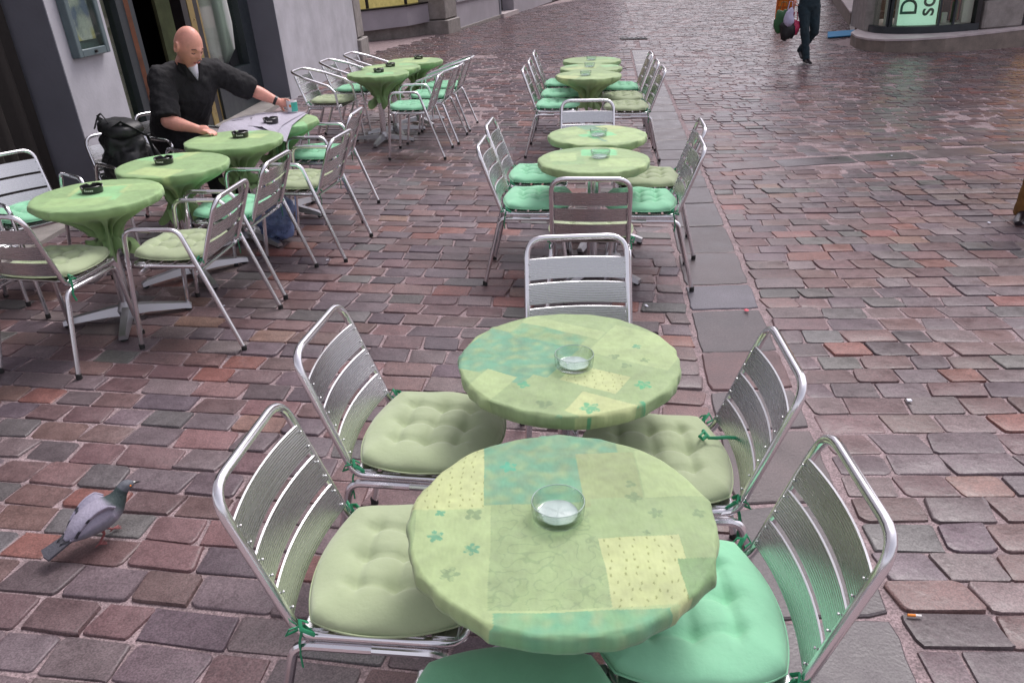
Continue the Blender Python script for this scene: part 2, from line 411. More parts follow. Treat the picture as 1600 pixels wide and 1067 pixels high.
def okFar(x, y): return y >= 17.45 and x < strip_l(y) + (.2 if y > 17.5 else 0) and x > wall_x(y)-.05
def field_far():
    ang = R_(-2.6); u = Vector((math.cos(ang), math.sin(ang))); v = Vector((-u.y, u.x)); t = 17.0
    while t < 45:
        pitch = random.gauss(.156, .009); run = -6
        while run < 14:
            L = random.uniform(.19, .32); p = u*(run+L/2)+v*(t+pitch/2); run += L
            if p.y > 43 or not okFar(p.x, p.y): continue
            X, Y, zc = px((p.x, p.y, 0))
            if X < -60 or Y < -12: continue
            setts.append((p.x, p.y, L-.012, pitch-.012, ang, pick(), False, random.uniform(-.003, .003), zc, False))
        t += pitch
field_far()
setts.sort(key=lambda q: -(q[9])*1e3+q[8]+ (0 if q[9] else 0))
for i, q in enumerate(setts):
    vs, fs = sett_geo(*q[:7], q[7])
    if i < 300:
        MB().add(vs, fs, q[5]).build('sett', M['sett'], pav)
    else: stuff.add(vs, fs, q[5])
so = stuff.build('sett_field', M['sett'], pav); tag(so, kind='stuff')
# slab strip (drain course)
y = .3; SL = [(.100, .084, .090), (.092, .078, .086), (.106, .088, .092), (.102, .078, .080), (.098, .084, .090)]
slabs = []
yj = [.35, .82, 1.28, 1.75, 2.3, 2.8, 3.14, 3.54, 4.06, 4.43, 5.0]
while yj[-1] < 17.3: yj.append(yj[-1]+random.uniform(.38, .75))
def slab(poly, col, top=0.0):
    c = Vector((sum(p[0] for p in poly)/4, sum(p[1] for p in poly)/4)); rings = []; e = []
    for i in range(4):
        a = Vector(poly[i]); b = Vector(poly[(i+1) % 4])
        for k in range(6):
            q = a.lerp(b, (k+.25)/6.2 if k else .03); q += Vector((random.uniform(-.004, .004), random.uniform(-.004, .004))); e.append(q)
    m = len(e); vs = []
    for s_, z in ((.965, 0), (.99, -.004), (1.0, -.03)):
        for p in e: q = c+(p-c)*s_; vs.append((q.x, q.y, top+z))
    fs = [tuple(range(m))]+[(r*m+i, (r+1)*m+i, (r+1)*m+(i+1) % m, r*m+(i+1) % m) for r in range(2) for i in range(m)]
    MB().add(vs, fs, col).build('paving_slab', M['slab'], pav, sharp=25)
for a, b in zip(yj, yj[1:]):
    g = .008; c = random.choice(SL); k = random.uniform(.85, 1.15)
    if 3.1 < a < 3.6 and b < 3.6: c, k = (.135, .074, .075), 1
    if 4.0 < a < 4.2: c, k = (.125, .118, .14), 1.05
    if a > 11: c = (.10, .086, .094)
    a2 = a+random.uniform(-.01, .01)
    slab([(strip_l(a)+g, a2+g), (strip_r(a)-g-.012, a2+g), (strip_r(b)-g-.012, b-g), (strip_l(b)+g, b-g)], tuple(v*k*.84 for v in c), random.uniform(-.003, .002))
x = 2.05
while x < 10.2:
    L = random.uniform(.45, .85); c = random.choice(SL); k = random.uniform(.85, 1.25); h = .15+random.uniform(-.02, .02)
    m0, m1 = trans_mid(x), trans_mid(x+L)
    slab([(x+.01, m0-h), (x+L-.01, m1-h), (x+L-.01, m1+h), (x+.01, m0+h)], tuple(v*k for v in c), random.uniform(-.003, .003)); x += L
# small drain cover far up the street
dc = empty('drain_cover', (*gp(990, 61)[:2], .004), R_(-3), 'dark iron drain cover set in the cobbles far up the street', 'drain cover')
MB().box((0, 0, 0), (.62, .42, .02), bev=.006).build('cover_plate', M['black_rubber'], dc)
for k in range(5): MB().box((-.22+.11*k, 0, .014), (.05, .34, .010)).build('grate_bar', M['frame_dark'], dc)

# ------------------------------------------------------------------ buildings
LEAN = R_(-2.3)
def frame_dir(a): return Vector((math.sin(a), math.cos(a), 0))
cafe = empty('cafe_building', (-2.92, 17.8, 0), 0, 'grey rendered cafe front with dark doors and piers behind the left row of tables', 'building', kind='thing')
# local frame: +Y runs up the street along the wall, +X points into the street, z up; leans like the photographed verticals
_a = math.atan(.045)
cafe.rotation_euler = (Matrix.Rotation(LEAN, 3, 'Y') @ Matrix.Rotation(-_a, 3, 'Z')).to_euler()
HT = 18
def wb(name, x0, x1, s0, s1, z0, z1, m, parent=cafe, bev=0):
    return MB().box(((x0+x1)/2, (s0+s1)/2, (z0+z1)/2), (x1-x0, s1-s0, z1-z0), bev=bev).build(name, m, parent, smooth=bev > 0)
wb('pier', -.8, 0, -11.28, -10.46, -.1, 3.2, [M['render_light']])
wb('pier', -.8, 0, -5.72, -.75, -.1, 3.2, [M['render_light']])
# dark grey reveals: thin plates 4 mm proud on the faces turned to the camera
wb('dark_reveal', -.8, -.004, -11.288, -11.282, -.1, 3.2, M['render_dark'])
wb('dark_reveal', -.8, -.004, -5.728, -5.722, -.1, 3.2, M['render_dark'])
# stone quoin at the far end
wb('quoin', -.8, .02, -.745, -.12, .42, 3.2, M['stone_grey'], bev=.02)
wb('quoin_base', -.8, .07, -.78, 0, -.1, .40, M['stone_grey'], bev=.02)
wb('upper_wall', -.8, .0, -20, -.1, 3.203, HT, M['render_light'])
wb('end_wall', -3.5, -.803, -.7, -.3, -.1, HT, M['stone_grey'])
wb('threshold', -.75, -.02, -10.45, -5.73, -.1, .06, M['stone_grey'])
# opening between the piers: narrow glass, dark post, dark doorway, brass strip, window with folded parasol, frame
PX0 = -.42
def vbar(name, s0, s1, x0, x1, m, z0=.06, z1=3.15, parent=cafe): return wb(name, x0, x1, s0, s1, z0, z1, m, parent)
wd = empty('shopfront', (0, 0, 0)); wd.parent = cafe
def part(name, mb, m, parent, **k): return mb.build(name, m, parent, **k)
vbar('pane', -10.43, -9.45, PX0-.03, PX0-.02, M['pane'], parent=wd)
vbar('door_post', -9.445, -9.10, PX0-.10, PX0+.04, M['frame_dark'], parent=wd)
vbar('door_post', -7.92, -7.76, PX0-.10, PX0+.03, M['frame_black'], parent=wd)
vbar('brass_strip', -7.755, -7.60, PX0-.08, PX0+.035, M['brass'], parent=wd)
vbar('door_post', -7.595, -7.46, PX0-.10, PX0+.03, M['frame_black'], parent=wd)
vbar('brass_strip', -7.455, -7.39, PX0-.08, PX0+.02, M['brass'], parent=wd)
vbar('pane', -7.385, -6.13, PX0-.04, PX0-.03, M['pane'], z0=.62, parent=wd)
wb('window_board', PX0-.10, PX0+.05, -7.385, -6.13, .06, .60, M['frame_dark'], wd)
vbar('window_frame', -6.125, -5.74, PX0-.10, PX0+.05, M['frame_dark'], parent=wd)
wb('head_rail', PX0-.12, PX0+.04, -10.45, -5.74, 3.153, 3.197, M['frame_dark'], wd)
# room behind
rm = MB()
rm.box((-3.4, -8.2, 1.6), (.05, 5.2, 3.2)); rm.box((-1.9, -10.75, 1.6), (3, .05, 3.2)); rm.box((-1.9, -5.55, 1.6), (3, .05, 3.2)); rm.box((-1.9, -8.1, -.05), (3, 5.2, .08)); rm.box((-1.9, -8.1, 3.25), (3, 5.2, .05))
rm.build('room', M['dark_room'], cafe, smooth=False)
wb('pane_tone_panel', -.52, -.50, -10.42, -9.44, 0, 3.1, M['olive_glass_tone'])  # olive panel close behind the pane; its colour imitates green reflections
wb('pane_tone_panel', -.98, -.94, -7.38, -5.6, 0, 3.1, M['olive_glass_tone'])
for k, (s, w_, z0, z1) in enumerate(((-9.1, .28, 0, 2.2), (-8.55, .22, .7, 2.6), (-8.1, .20, .2, 2.9))):
    wb('wooden_panel', -.9-.1*k, -.86-.1*k, s, s+w_, z0, z1, M['wood'])
# door leaf, ajar, with a window and handle
dl = MB(); dl.box((0, .42, 1.5), (.05, .10, 2.9)); dl.box((0, -.42, 1.5), (.05, .10, 2.9)); dl.box((0, 0, .25), (.045, .74, .4)); dl.box((0, 0, 2.88), (.045, .74, .14))
dlo = dl.build('door', M['wood'], cafe, smooth=False); dlo.location = (-.75, -9.0, .06); dlo.rotation_euler = (0, 0, R_(55))
MB().box((0, 0, 1.63), (.01, .74, 2.33)).build('pane', M['pane'], dlo, smooth=False)
MB().tube([(.05, .38, .95), (.08, .38, 1.0), (.08, .38, 1.4), (.05, .38, 1.45)], .012, 8).build('handle', M['brass'], dlo)
# dark curtained entrance before the first pier
cu = MB(); nn = 90; vs = []; 
for i in range(nn+1):
    s = -14.6+3.25*i/nn; x_ = -.33+.05*math.sin(i*1.05)+.02*math.sin(i*.37)
    vs += [(x_, s, .05), (x_+.01*math.sin(i), s, 3.2)]
fs = [(2*i, 2*i+2, 2*i+3, 2*i+1) for i in range(nn)]
cu.add(vs, fs); cuo = cu.build('curtain', M['curtain'], cafe, sharp=180)
wb('curtain_backing', -.66, -.60, -14.7, -11.3, -.1, 3.2, M['frame_black'])
wb('entrance_step', -.60, -.02, -14.7, -11.3, -.1, .05, M['stone_grey'])
wb('pier', -.8, 0, -16.5, -14.7, -.1, 3.2, [M['render_light']])
# folded parasol standing behind the window
def cafe_pt(x_, s, z): return cafe.rotation_euler.to_matrix() @ Vector((x_, s, z)) + cafe.location
pr_ = empty('folded_parasol', cafe_pt(-.72, -6.42, .02), 0, 'folded white parasol on a pale pole behind the cafe window', 'parasol')
MB().lathe([(.02, 0), (.02, 2.9)], n=10).build('pole', M['white_paint'], pr_)
MB().lathe([(.19, 0), (.19, .03), (.06, .07), (.03, .12)], n=18).build('base', M['alu_dull'], pr_)
MB().lathe([(.12, .72), (.22, .82), (.235, 1.15), (.18, 2.1), (.12, 2.7), (.03, 2.95)], n=48, mod=lambda i, a, r, z: (r*(1+.13*math.sin(7*a+i*.4)), z-(.09*abs(math.sin(3.5*a)) if i == 0 else 0))).build('canopy', M['white_cloth'], pr_, sharp=180)
# menu case on the first pier
mc = empty('menu_case', cafe_pt(.0, -10.875, 1.27), 0, 'grey-green glazed menu case with a picture poster on the light pier', 'menu case')
mc.rotation_euler = cafe.rotation_euler
for nm, c, d in (('case_frame', (.035, -.22, .44), (.07, .06, 1.0)), ('case_frame', (.035, .22, .44), (.07, .06, 1.0)), ('case_frame', (.034, 0, -.03), (.068, .378, .06)), ('case_frame', (.034, 0, .91), (.068, .378, .06)), ('case_back', (.008, 0, .44), (.014, .378, .876))):
    MB().box(c, d, bev=.006 if nm == 'case_frame' else 0).build(nm, M['case_frame'], mc)
MB().box((.058, 0, .44), (.004, .378, .876)).build('pane', M['pane'], mc, smooth=False)
pm = bpy.data.materials.new('poster print'); pm.use_nodes = True; _n = pm.node_tree.nodes; _l = pm.node_tree.links
_tc = _n.new('ShaderNodeTexCoord'); _nz = _n.new('ShaderNodeTexNoise'); _nz.inputs['Scale'].default_value = 5; _nz.inputs['Detail'].default_value = 4
_cr = _n.new('ShaderNodeValToRGB'); _e = _cr.color_ramp.elements; _e[0].position = .34; _e[0].color = (.16, .20, .32, 1); _e[1].position = .7; _e[1].color = (.62, .50, .34, 1)
for p_, c_ in ((.44, (.42, .43, .42, 1)), (.52, (.60, .60, .58, 1)), (.60, (.56, .50, .22, 1))): q_ = _e.new(p_); q_.color = c_
_l.new(_tc.outputs['Object'], _nz.inputs['Vector']); _l.new(_nz.outputs[0], _cr.inputs[0]); _l.new(_cr.outputs[0], _n['Principled BSDF'].inputs['Base Color'])
MB().box((.022, 0, .46), (.006, .30, .80)).build('poster', pm, mc, smooth=False)
MB().lathe([(.012, 0), (.012, .02)], n=10).build('lock', M['frame_black'], mc).matrix_local = Matrix.Translation((.068, 0, -.03)) @ Matrix.Rotation(PI/2, 4, 'Y')

# far shops on the left
far = empty('far_shop_building', (-1.26, 23.6, 0), 0, 'pale grey building with pilasters and a lit display bay beyond the cafe', 'building', kind='thing')
_fa = math.atan2(3.0, 11.5)
far.rotation_euler = (Matrix.Rotation(LEAN, 3, 'Y') @ Matrix.Rotation(-_fa, 3, 'Z')).to_euler()
def fb(name, x0, x1, s0, s1, z0, z1, m, bev=0, parent=far): return wb(name, x0, x1, s0, s1, z0, z1, m, parent, bev)
fb('pilaster', -.8, .02, -1.0, .0, .38, 7, M['stone_grey'], .02)
fb('pilaster_base', -.8, .08, -1.06, .05, -.1, .36, M['stone_grey'], .02)
fb('wall', -.8, -.02, .06, 4.75, .0, .72, M['white_wall'])
fb('wall', -.8, .02, .06, 4.75, .723, 16, M['white_wall'], .0)
fb('plinth', -.6, .03, .06, 4.72, -.1, .05, M['stone_grey'])
fb('door', -.5, -.42, 4.75, 6.7, 0, 2.6, M['frame_black'])
fb('door_jamb', -.4, .0, 4.76, 4.95, 0, 2.6, M['render_dark'])
fb('door_step', -.42, .12, 4.75, 6.9, -.1, .06, M['stone_top'])
fb('wall', -.8, .0, 6.7, 13.6, -.1, 16, M['white_wall'])
fb('door', -.3, .015, 13.6, 15.0, -.1, 3, M['frame_black'])
fb('wall', -.8, .0, 15.0, 40, -.1, 16, M['white_wall'])
fb('lintel', -.8, .0, 4.75, 6.7, 2.6, 7, M['white_wall'])
# recessed bay with display cabinet
bay = empty('display_bay', (0, 0, 0)); bay.parent = far
def farl(x_, y_): 
    q = far.rotation_euler.to_matrix().inverted() @ (Vector((x_, y_, 0))-far.location); return (q.x, q.y)
base = [farl(*p) for p in ((-4.6, 20.3), (-2.48, 21.98), (-2.10, 22.75), (-4.6, 24.5))]
cabp = [farl(*p) for p in ((-4.6, 20.05), (-2.42, 21.72), (-1.95, 22.72), (-4.6, 24.5))]
MB().prism(base, -.1, .34).build('cabinet_base', M['stone_grey'], bay, smooth=False)
MB().prism(cabp, .343, .80).build('cabinet_panel', M['white_wall'], bay, smooth=False)
sill = [farl(*p) for p in ((-4.6, 20.0), (-2.38, 21.68), (-1.93, 22.70), (-4.6, 24.5))]
MB().prism(sill, .803, .84).build('sill', M['frame_black'], bay, smooth=False)
yl = mat('lit yellow display', (.55, .48, .20), .6, emit=(.62, .50, .16), estr=.22, var=.3)
inn = [farl(*p) for p in ((-4.5, 20.35), (-2.62, 21.85), (-2.2, 22.72), (-4.5, 24.4))]
MB().prism(inn, .843, 2.4).build('lit_display', yl, bay, smooth=False)
for p_ in ((-2.42, 21.74), (-3.3, 21.05)):
    q = farl(*p_); MB().box((q[0], q[1], 1.6), (.06, .06, 1.5)).build('mullion', M['frame_black'], bay, smooth=False)
fb('back_wall', -3.6, -2.9, -4.5, -1.0, -.1, 16, M['stone_grey'])

# corner shop on the right
shop = empty('corner_shop', (8.3, 16.3, 0), 0, 'corner shop with a rounded display window, granite pier and stone ledge', 'building', kind='thing')
shop.rotation_euler = (0, LEAN, 0)
def sp(x_, y_): return (x_-8.3, y_-16.3)
led = [sp(*p) for p in ((7.75, 18.1), (7.25, 17.3), (7.08, 16.6), (7.10, 16.1), (7.28, 15.75), (7.7, 15.55), (8.3, 15.50), (9.1, 15.68), (10.2, 16.02), (16.5, 18.0), (16.5, 20), (8.5, 19.5))]
step = MB().prism(led, -.1, .235).build('ledge', M['stone_brown'], shop, smooth=False)
led2 = [(x_*1.0+.0, y_) for x_, y_ in led]
MB().prism([(x_-.012 if i < 9 else x_, y_-.012) for i, (x_, y_) in enumerate(led2)], .238, .272).build('ledge_top', M['stone_top'], shop, smooth=False)
# window curve
wc = [(7.62, 17.45), (7.56, 17.0), (7.62, 16.72), (7.80, 16.46), (8.05, 16.28), (8.35, 16.17), (8.65, 16.12), (8.95, 16.13), (9.24, 16.17)]
def smooth_curve(P, n=6):
    out = []; P = [Vector((*p, 0)) for p in P]
    for i in range(len(P)-1):
        p0, p1, p2, p3 = P[max(i-1, 0)], P[i], P[i+1], P[min(i+2, len(P)-1)]
        for k in range(n):
            t = k/n; out.append(.5*((2*p1)+(-p0+p2)*t+(2*p0-5*p1+4*p2-p3)*t*t+(-p0+3*p1-3*p2+p3)*t**3))
    return out+[P[-1]]
WC = smooth_curve(wc); WL = [0]
for a, b in zip(WC, WC[1:]): WL.append(WL[-1]+(b-a).length)
def wpt(d, off=0):
    d = max(0, min(WL[-1]-1e-4, d)); i = max(j for j in range(len(WL)) if WL[j] <= d); i = min(i, len(WC)-2)
    t = (d-WL[i])/(WL[i+1]-WL[i]); p = WC[i].lerp(WC[i+1], t); tg = (WC[i+1]-WC[i]).normalized(); nn_ = Vector((tg.y, -tg.x, 0))
    return p+nn_*off
def band(d0, d1, z0, z1, off, th, n=10):
    mb = MB(); vs = []
    for k in range(n+1):
        d = d0+(d1-d0)*k/n
        for o in (off, off-th):
            p = wpt(d, o); q = sp(p.x, p.y); vs += [(q[0], q[1], z0), (q[0], q[1], z1)]
    fs = []
    for k in range(n):
        b = 4*k; fs += [(b, b+4, b+5, b+1), (b+2, b+3, b+7, b+6), (b+1, b+5, b+7, b+3), (b, b+2, b+6, b+4)]
    fs += [(0, 1, 3, 2), (4*n, 4*n+2, 4*n+3, 4*n+1)]
    return mb.add(vs, fs)
def dpx(X, Y=45, z=.35):   # distance along the window curve whose projection is nearest pixel column X
    best = min(range(0, 400), key=lambda k: abs(px((wpt(WL[-1]*k/400).x, wpt(WL[-1]*k/400).y, z))[0]-X) + (0 if WL[-1]*k/400 > .5 else 50)); return WL[-1]*best/400
D = WL[-1]
swin = empty('shop_window', (0, 0, 0)); swin.parent = shop
band(0, D, .275, .40, .02, .12, 30).build('bottom_rail', M['frame_dark'], swin)
band(0, D, 2.6, 2.75, .02, .12, 30).build('top_rail', M['frame_dark'], swin)
band(.3, D-.02, .403, 2.597, -.04, .008, 30).build('pane', M['pane'], swin)
d_sl, d_sr = dpx(1399), dpx(1463)
for X in (1386, 1391, 1466, 1489):
    d = dpx(X); band(d-.02, d+.02, .403, 2.597, .012, .05, 1).build('mullion', M['frame_dark'], swin)
band(D-.10, D, .403, 2.597, .015, .12, 1).build('mullion', M['frame_black'], swin)
sg_m = mat('lit green-white sign', (.55, .80, .66), .5, emit=(.55, .86, .70), estr=.42, var=.12, vscale=1.5)
band(d_sl, d_sr, .42, 2.5, -.07, .03, 12).build('lit_sign', sg_m, swin)
band(dpx(1375), dpx(1384), .42, 2.5, -.08, .03, 4).build('display_panel', M['white_paint'], swin)
band(dpx(1393), dpx(1398), .42, 2.5, -.08, .03, 2).build('display_panel', M['white_paint'], swin)
# shop interior
MB().prism([sp(*p) for p in ((8.0, 16.95), (9.3, 16.75), (9.3, 16.8), (8.0, 17.0))], .3, 2.6).build('display_back', M['dark_room'], swin, smooth=False)
MB().prism([sp(*p) for p in ((7.75, 16.75), (8.3, 16.35), (9.2, 16.3), (9.2, 16.8), (8.0, 16.95))], .275, .42).build('display_floor', M['white_paint'], swin, smooth=False)
def dispbox(name, X0, X1, z0, z1, m, dep=.3):
    a, b = wpt(dpx(X0), -dep), wpt(dpx(X1), -dep); a2, b2 = wpt(dpx(X0), -dep-.08), wpt(dpx(X1), -dep-.08)
    MB().prism([sp(p.x, p.y) for p in (a, b, b2, a2)], z0, z1).build(name, m, swin, smooth=False)
dispbox('display_item', 1470, 1476, .42, 1.6, M['wood'], .22); dispbox('display_item', 1476, 1483, .43, .62, M['white_paint'], .15)
dispbox('display_item', 1496, 1508, .45, 2.2, mat('rust red fabric', (.30, .06, .03), .8, var=.4), .25); dispbox('display_item', 1494, 1502, .43, .8, mat('olive fabric', (.07, .09, .03), .8), .18)
dispbox('curtain', 1507, 1524, .42, 2.5, M['white_paint'], .12)
# sign lettering, standing on its side like in the photograph
def lettering(txt, d, z, size):
    cu_ = bpy.data.curves.new('lettering', 'FONT'); cu_.body = txt; cu_.size = size; cu_.extrude = .004; cu_.offset = .004
    ob = bpy.data.objects.new('lettering', cu_); COL.objects.link(ob)
    bpy.context.view_layer.update()
    me = bpy.data.meshes.new_from_object(ob.evaluated_get(bpy.context.evaluated_depsgraph_get())); bpy.data.objects.remove(ob)
    p = wpt(d, -.062); p2 = wpt(d+.02, -.062); tg = (p2-p).normalized(); nn_ = Vector((tg.y, -tg.x, 0))
    # text x -> up, text y -> against tangent (reads bottom to top)
    mt = Matrix(((0, -tg.x, nn_.x, sp(p.x, p.y)[0]), (0, -tg.y, nn_.y, sp(p.x, p.y)[1]), (1, 0, 0, z), (0, 0, 0, 1)))
    me.transform(mt); me.materials.clear(); me.materials.append(mat('dark green lettering', (.02, .10, .06), .5))
    o = link('lettering', me, swin)
dq = (d_sr-d_sl)
lettering('Do', d_sl+dq*.47, .60, .42); lettering('sc', d_sl+dq*.90, .575, .42)
# granite pier of separate blocks, next lit window
for z0, z1 in ((.275, .79), (.82, 1.34), (1.37, 1.9), (1.93, 2.6)):
    MB().box((sp(9.68, 16.47)[0], sp(0, 16.47)[1], (z0+z1)/2), (.83, .60, z1-z0), rz=R_(6), bev=.03).build('granite_block', M['stone_grey'], shop)
MB().box((sp(9.68, 16.5)[0], sp(0, 16.52)[1], 1.44), (.78, .55, 2.33), rz=R_(6)).build('pier_core', M['frame_black'], shop, smooth=False)
o_ = mat('lit amber display', (.8, .35, .03), .6, emit=(.9, .38, .04), estr=.5, var=.4, vscale=6)
MB().prism([sp(*p) for p in ((10.16, 16.55), (13, 17.4), (13, 17.6), (10.16, 16.75))], .45, 2.4).build('lit_display', o_, shop, smooth=False)
MB().prism([sp(*p) for p in ((10.11, 16.30), (13, 17.18), (13, 17.28), (10.11, 16.40))], .275, .44).build('window_frame', M['frame_black'], shop, smooth=False)
MB().prism([sp(*p) for p in ((10.11, 16.30), (10.20, 16.33), (10.2, 16.45), (10.11, 16.42))], .443, 2.6).build('window_frame', M['frame_black'], shop, smooth=False)
MB().prism([sp(*p) for p in ((10.21, 16.36), (13, 17.20), (13, 17.21), (10.21, 16.37))], .443, 2.6).build('pane', M['pane'], shop, smooth=False)
MB().prism([sp(*p) for p in ((7.55, 17.5), (7.50, 16.95), (7.58, 16.66), (7.80, 16.42), (8.35, 16.12), (8.95, 16.08), (10.1, 16.1), (16, 17.9), (16, 24), (8.2, 19.2))], 2.76, 16).build('upper_wall', M['stone_grey'], shop, smooth=False)
MB().prism([sp(*p) for p in ((7.50, 17.28), (7.72, 17.12), (7.90, 18.6), (7.75, 18.6))], .275, 2.757).build('corner_pier', M['stone_grey'], shop, smooth=False)
MB().prism([sp(*p) for p in ((7.95, 19.0), (9.0, 21.7), (9.6, 21.6), (8.9, 19.2))], -.1, .02).build('doorstep', M['stone_grey'], shop, smooth=False)
MB().prism([sp(*p) for p in ((7.86, 18.6), (8.10, 18.6), (9.35, 21.4), (9.2, 21.5))], 0, 6).build('entrance_wall', mat('tan panel', (.20, .13, .10), .7, var=.25), shop, smooth=False)
# next building up the street on the right
nb = empty('right_street_building', (8.9, 21.45, 0), 0, 'shop building with a pale stone ledge running up the right side of the street', 'building', kind='thing')
_na = math.atan2(3.8, 11.3); nb.rotation_euler = (Matrix.Rotation(LEAN, 3, 'Y') @ Matrix.Rotation(-_na, 3, 'Z')).to_euler()
wb('ledge', 0, 1.2, 0, 22, -.1, .30, M['stone_brown'], nb); wb('ledge_top', -.015, 1.2, -.015, 22, .303, .34, M['stone_top'], nb)
wb('plinth', .32, 1.2, .05, 22, .343, .62, M['stone_grey'], nb)
for k in range(6):
    wb('pier', .30, 1.2, .06+3.6*k, .75+3.6*k, .623, 3.2, M['stone_grey'], nb, .02)
    wb('pane', .50, .51, .76+3.6*k, 3.65+3.6*k, .623, 3.2, M['pane'], nb)
    wb('shop_display', .8, .9, .76+3.6*k, 3.65+3.6*k, .623, 3.2, mat('display goods', (.10, .05, .05), .7, var=.6, vscale=5), nb)
wb('wall', .3, 1.2, 0, 22, 3.203, 16, M['stone_grey'], nb)

# ------------------------------------------------------------------ furniture
def slat_mb(w, h, zc, y_of_z, bow, tilt):
    """one curved U-section slat; z centre zc, rear line y_of_z(z)"""
    mb = MB(); prof = [(0, -h/2), (0, h/2), (-.0045, h/2), (-.0045, h/2-.003), (-.003, h/2-.003), (-.003, -h/2+.003), (-.0045, -h/2+.003), (-.0045, -h/2)]
    N = 12; vs = []
    for i in range(N+1):
        x_ = -w/2+w*i/N; b = -bow*(1-(2*x_/w)**2)
        for d, hh in prof:
            z = zc+hh*math.cos(tilt)+d*math.sin(tilt)*-1
            vs.append((x_, y_of_z(zc)-hh*math.sin(tilt)+d*math.cos(tilt)+b+.012, z))
    m = len(prof); fs = [(i*m+k, i*m+(k+1) % m, (i+1)*m+(k+1) % m, (i+1)*m+k) for i in range(N) for k in range(m)]
    fs += [tuple(range(m-1, -1, -1)), tuple(range(N*m, N*m+m))]
    mb.add(vs, [q[::-1] for q in fs])
    for s in (-1, 1):
        for hh in (-.022, .022):
            mb.ball((s*(w/2-.010), y_of_z(zc)-hh*math.sin(tilt)+.014, zc+hh), .0034, 6, 4)
    return mb
MESH = {}
def part_mesh(key, name, mbf, m, root, **k):
    if key not in MESH: MESH[key] = mbf().mesh(name, m, **k)
    return link(name, MESH[key], root)
def make_chair(kind):
    root = empty('cafe_chair')
    w = .2 if kind == 'A' else .215; ht = .84 if kind == 'A' else .80
    yb, yt, z0 = -.17, -.31 if kind == 'A' else -.30, .452
    line = lambda z: yb+(yt-yb)*(z-z0)/(ht-z0)
    if kind != 'H':
        pts = fillet([(-w, .21, z0), (-w, yb, z0), (-w+.004, yt, ht), (w-.004, yt, ht), (w, yb, z0), (w, .21, z0)], [.05, .055, .075, .075, .055, .05], 6, closed=True)
        MB().tube(pts, .0125, 12, closed=True).build('tube_frame', M['alu'], root)
    else:
        for s in (-1, 1):
            MB().tube(fillet([(s*w, .21, z0), (s*w, yb, z0), (s*(w-.02), -.285, .76)], .05, 6), .0115, 10).build('back_upright', M['alu'], root)
        MB().tube([(-w, .21, z0), (w, .21, z0)], .0115, 10).build('front_rail', M['alu'], root)
        pts = fillet([(-.265, .17, .60), (-.262, .10, .665), (-.255, -.16, .745), (-.17, -.34, .80), (.17, -.34, .80), (.255, -.16, .745), (.262, .10, .665), (.265, .17, .60)], [.0, .08, .18, .12, .12, .18, .08, 0], 7)
        MB().tube(pts, .0135, 12).build('armrest', M['alu'], root)
    n = 3; hh = .081; zs = [.726, .634, .542] if kind == 'A' else [.705, .615, .525]
    tilt = math.atan2(yb-yt, ht-z0)
    for zc in zs:
        slat_mb(2*w-.008, hh, zc, line, .022, tilt).build('back_slat', M['slat'], root, sharp=25)
    for i in range(5):
        MB().box((0, -.13+.075*i, z0+.014), (2*w+.006, .062, .012), bev=.004).build('seat_slat', M['slat'], root)
    for s in (-1, 1):
        if kind == 'A':
            f = fillet([(s*.225, .23, .012), (s*.206, .175, .424), (s*.206, .0, .424)], .05, 6)
            r = fillet([(s*.228, -.29, .012), (s*.206, -.185, .424), (s*.206, .0, .424)], .05, 6)
        elif kind == 'R':
            f = fillet([(s*.27, .24, .012), (s*.262, .185, .66), (s*.262, .04, .66)], .065, 7)
            r = fillet([(s*.27, -.33, .012), (s*.262, -.10, .66), (s*.262, .045, .66)], .065, 7)
        else:
            f = [(s*.272, .25, .012), (s*.265, .17, .60)]
            r = fillet([(s*.262, -.32, .012), (s*.225, -.16, .43), (s*.225, .0, .43)], .04, 6)
        for p, nm in ((f, 'leg'), (r, 'leg')):
            lg = MB().tube(p, .0125, 10).build(nm, M['alu'], root)
            MB().lathe([(.0145, 0), (.0145, .026), (.010, .03)], (p[0].x if hasattr(p[0], 'x') else p[0][0], p[0].y if hasattr(p[0], 'y') else p[0][1], 0), 10).build('foot_cap', M['black_rubber'], lg)
    if kind != 'A':
        for yy, zz in ((.15, .43), (-.15, .43)):
            MB().tube([(-.262, yy, zz), (.262, yy, zz)], .010, 8).build('cross_rail', M['alu'], root)
    else:
        MB().tube([(-.206, .10, .41), (.206, .10, .41)], .009, 8).build('cross_rail', M['alu'], root)
    return root
proto = {k: make_chair(k) for k in 'ARH'}
used = set()
def chair(kind, x_, y_, head, label, group, rolly=0):
    if kind in used: o = copy_tree(proto[kind])
    else: o = proto[kind]; used.add(kind)
    o.location = (x_, y_, .001); o.rotation_euler = (0, 0, R_(head-90))
    tag(o, label, 'chair', group); return o
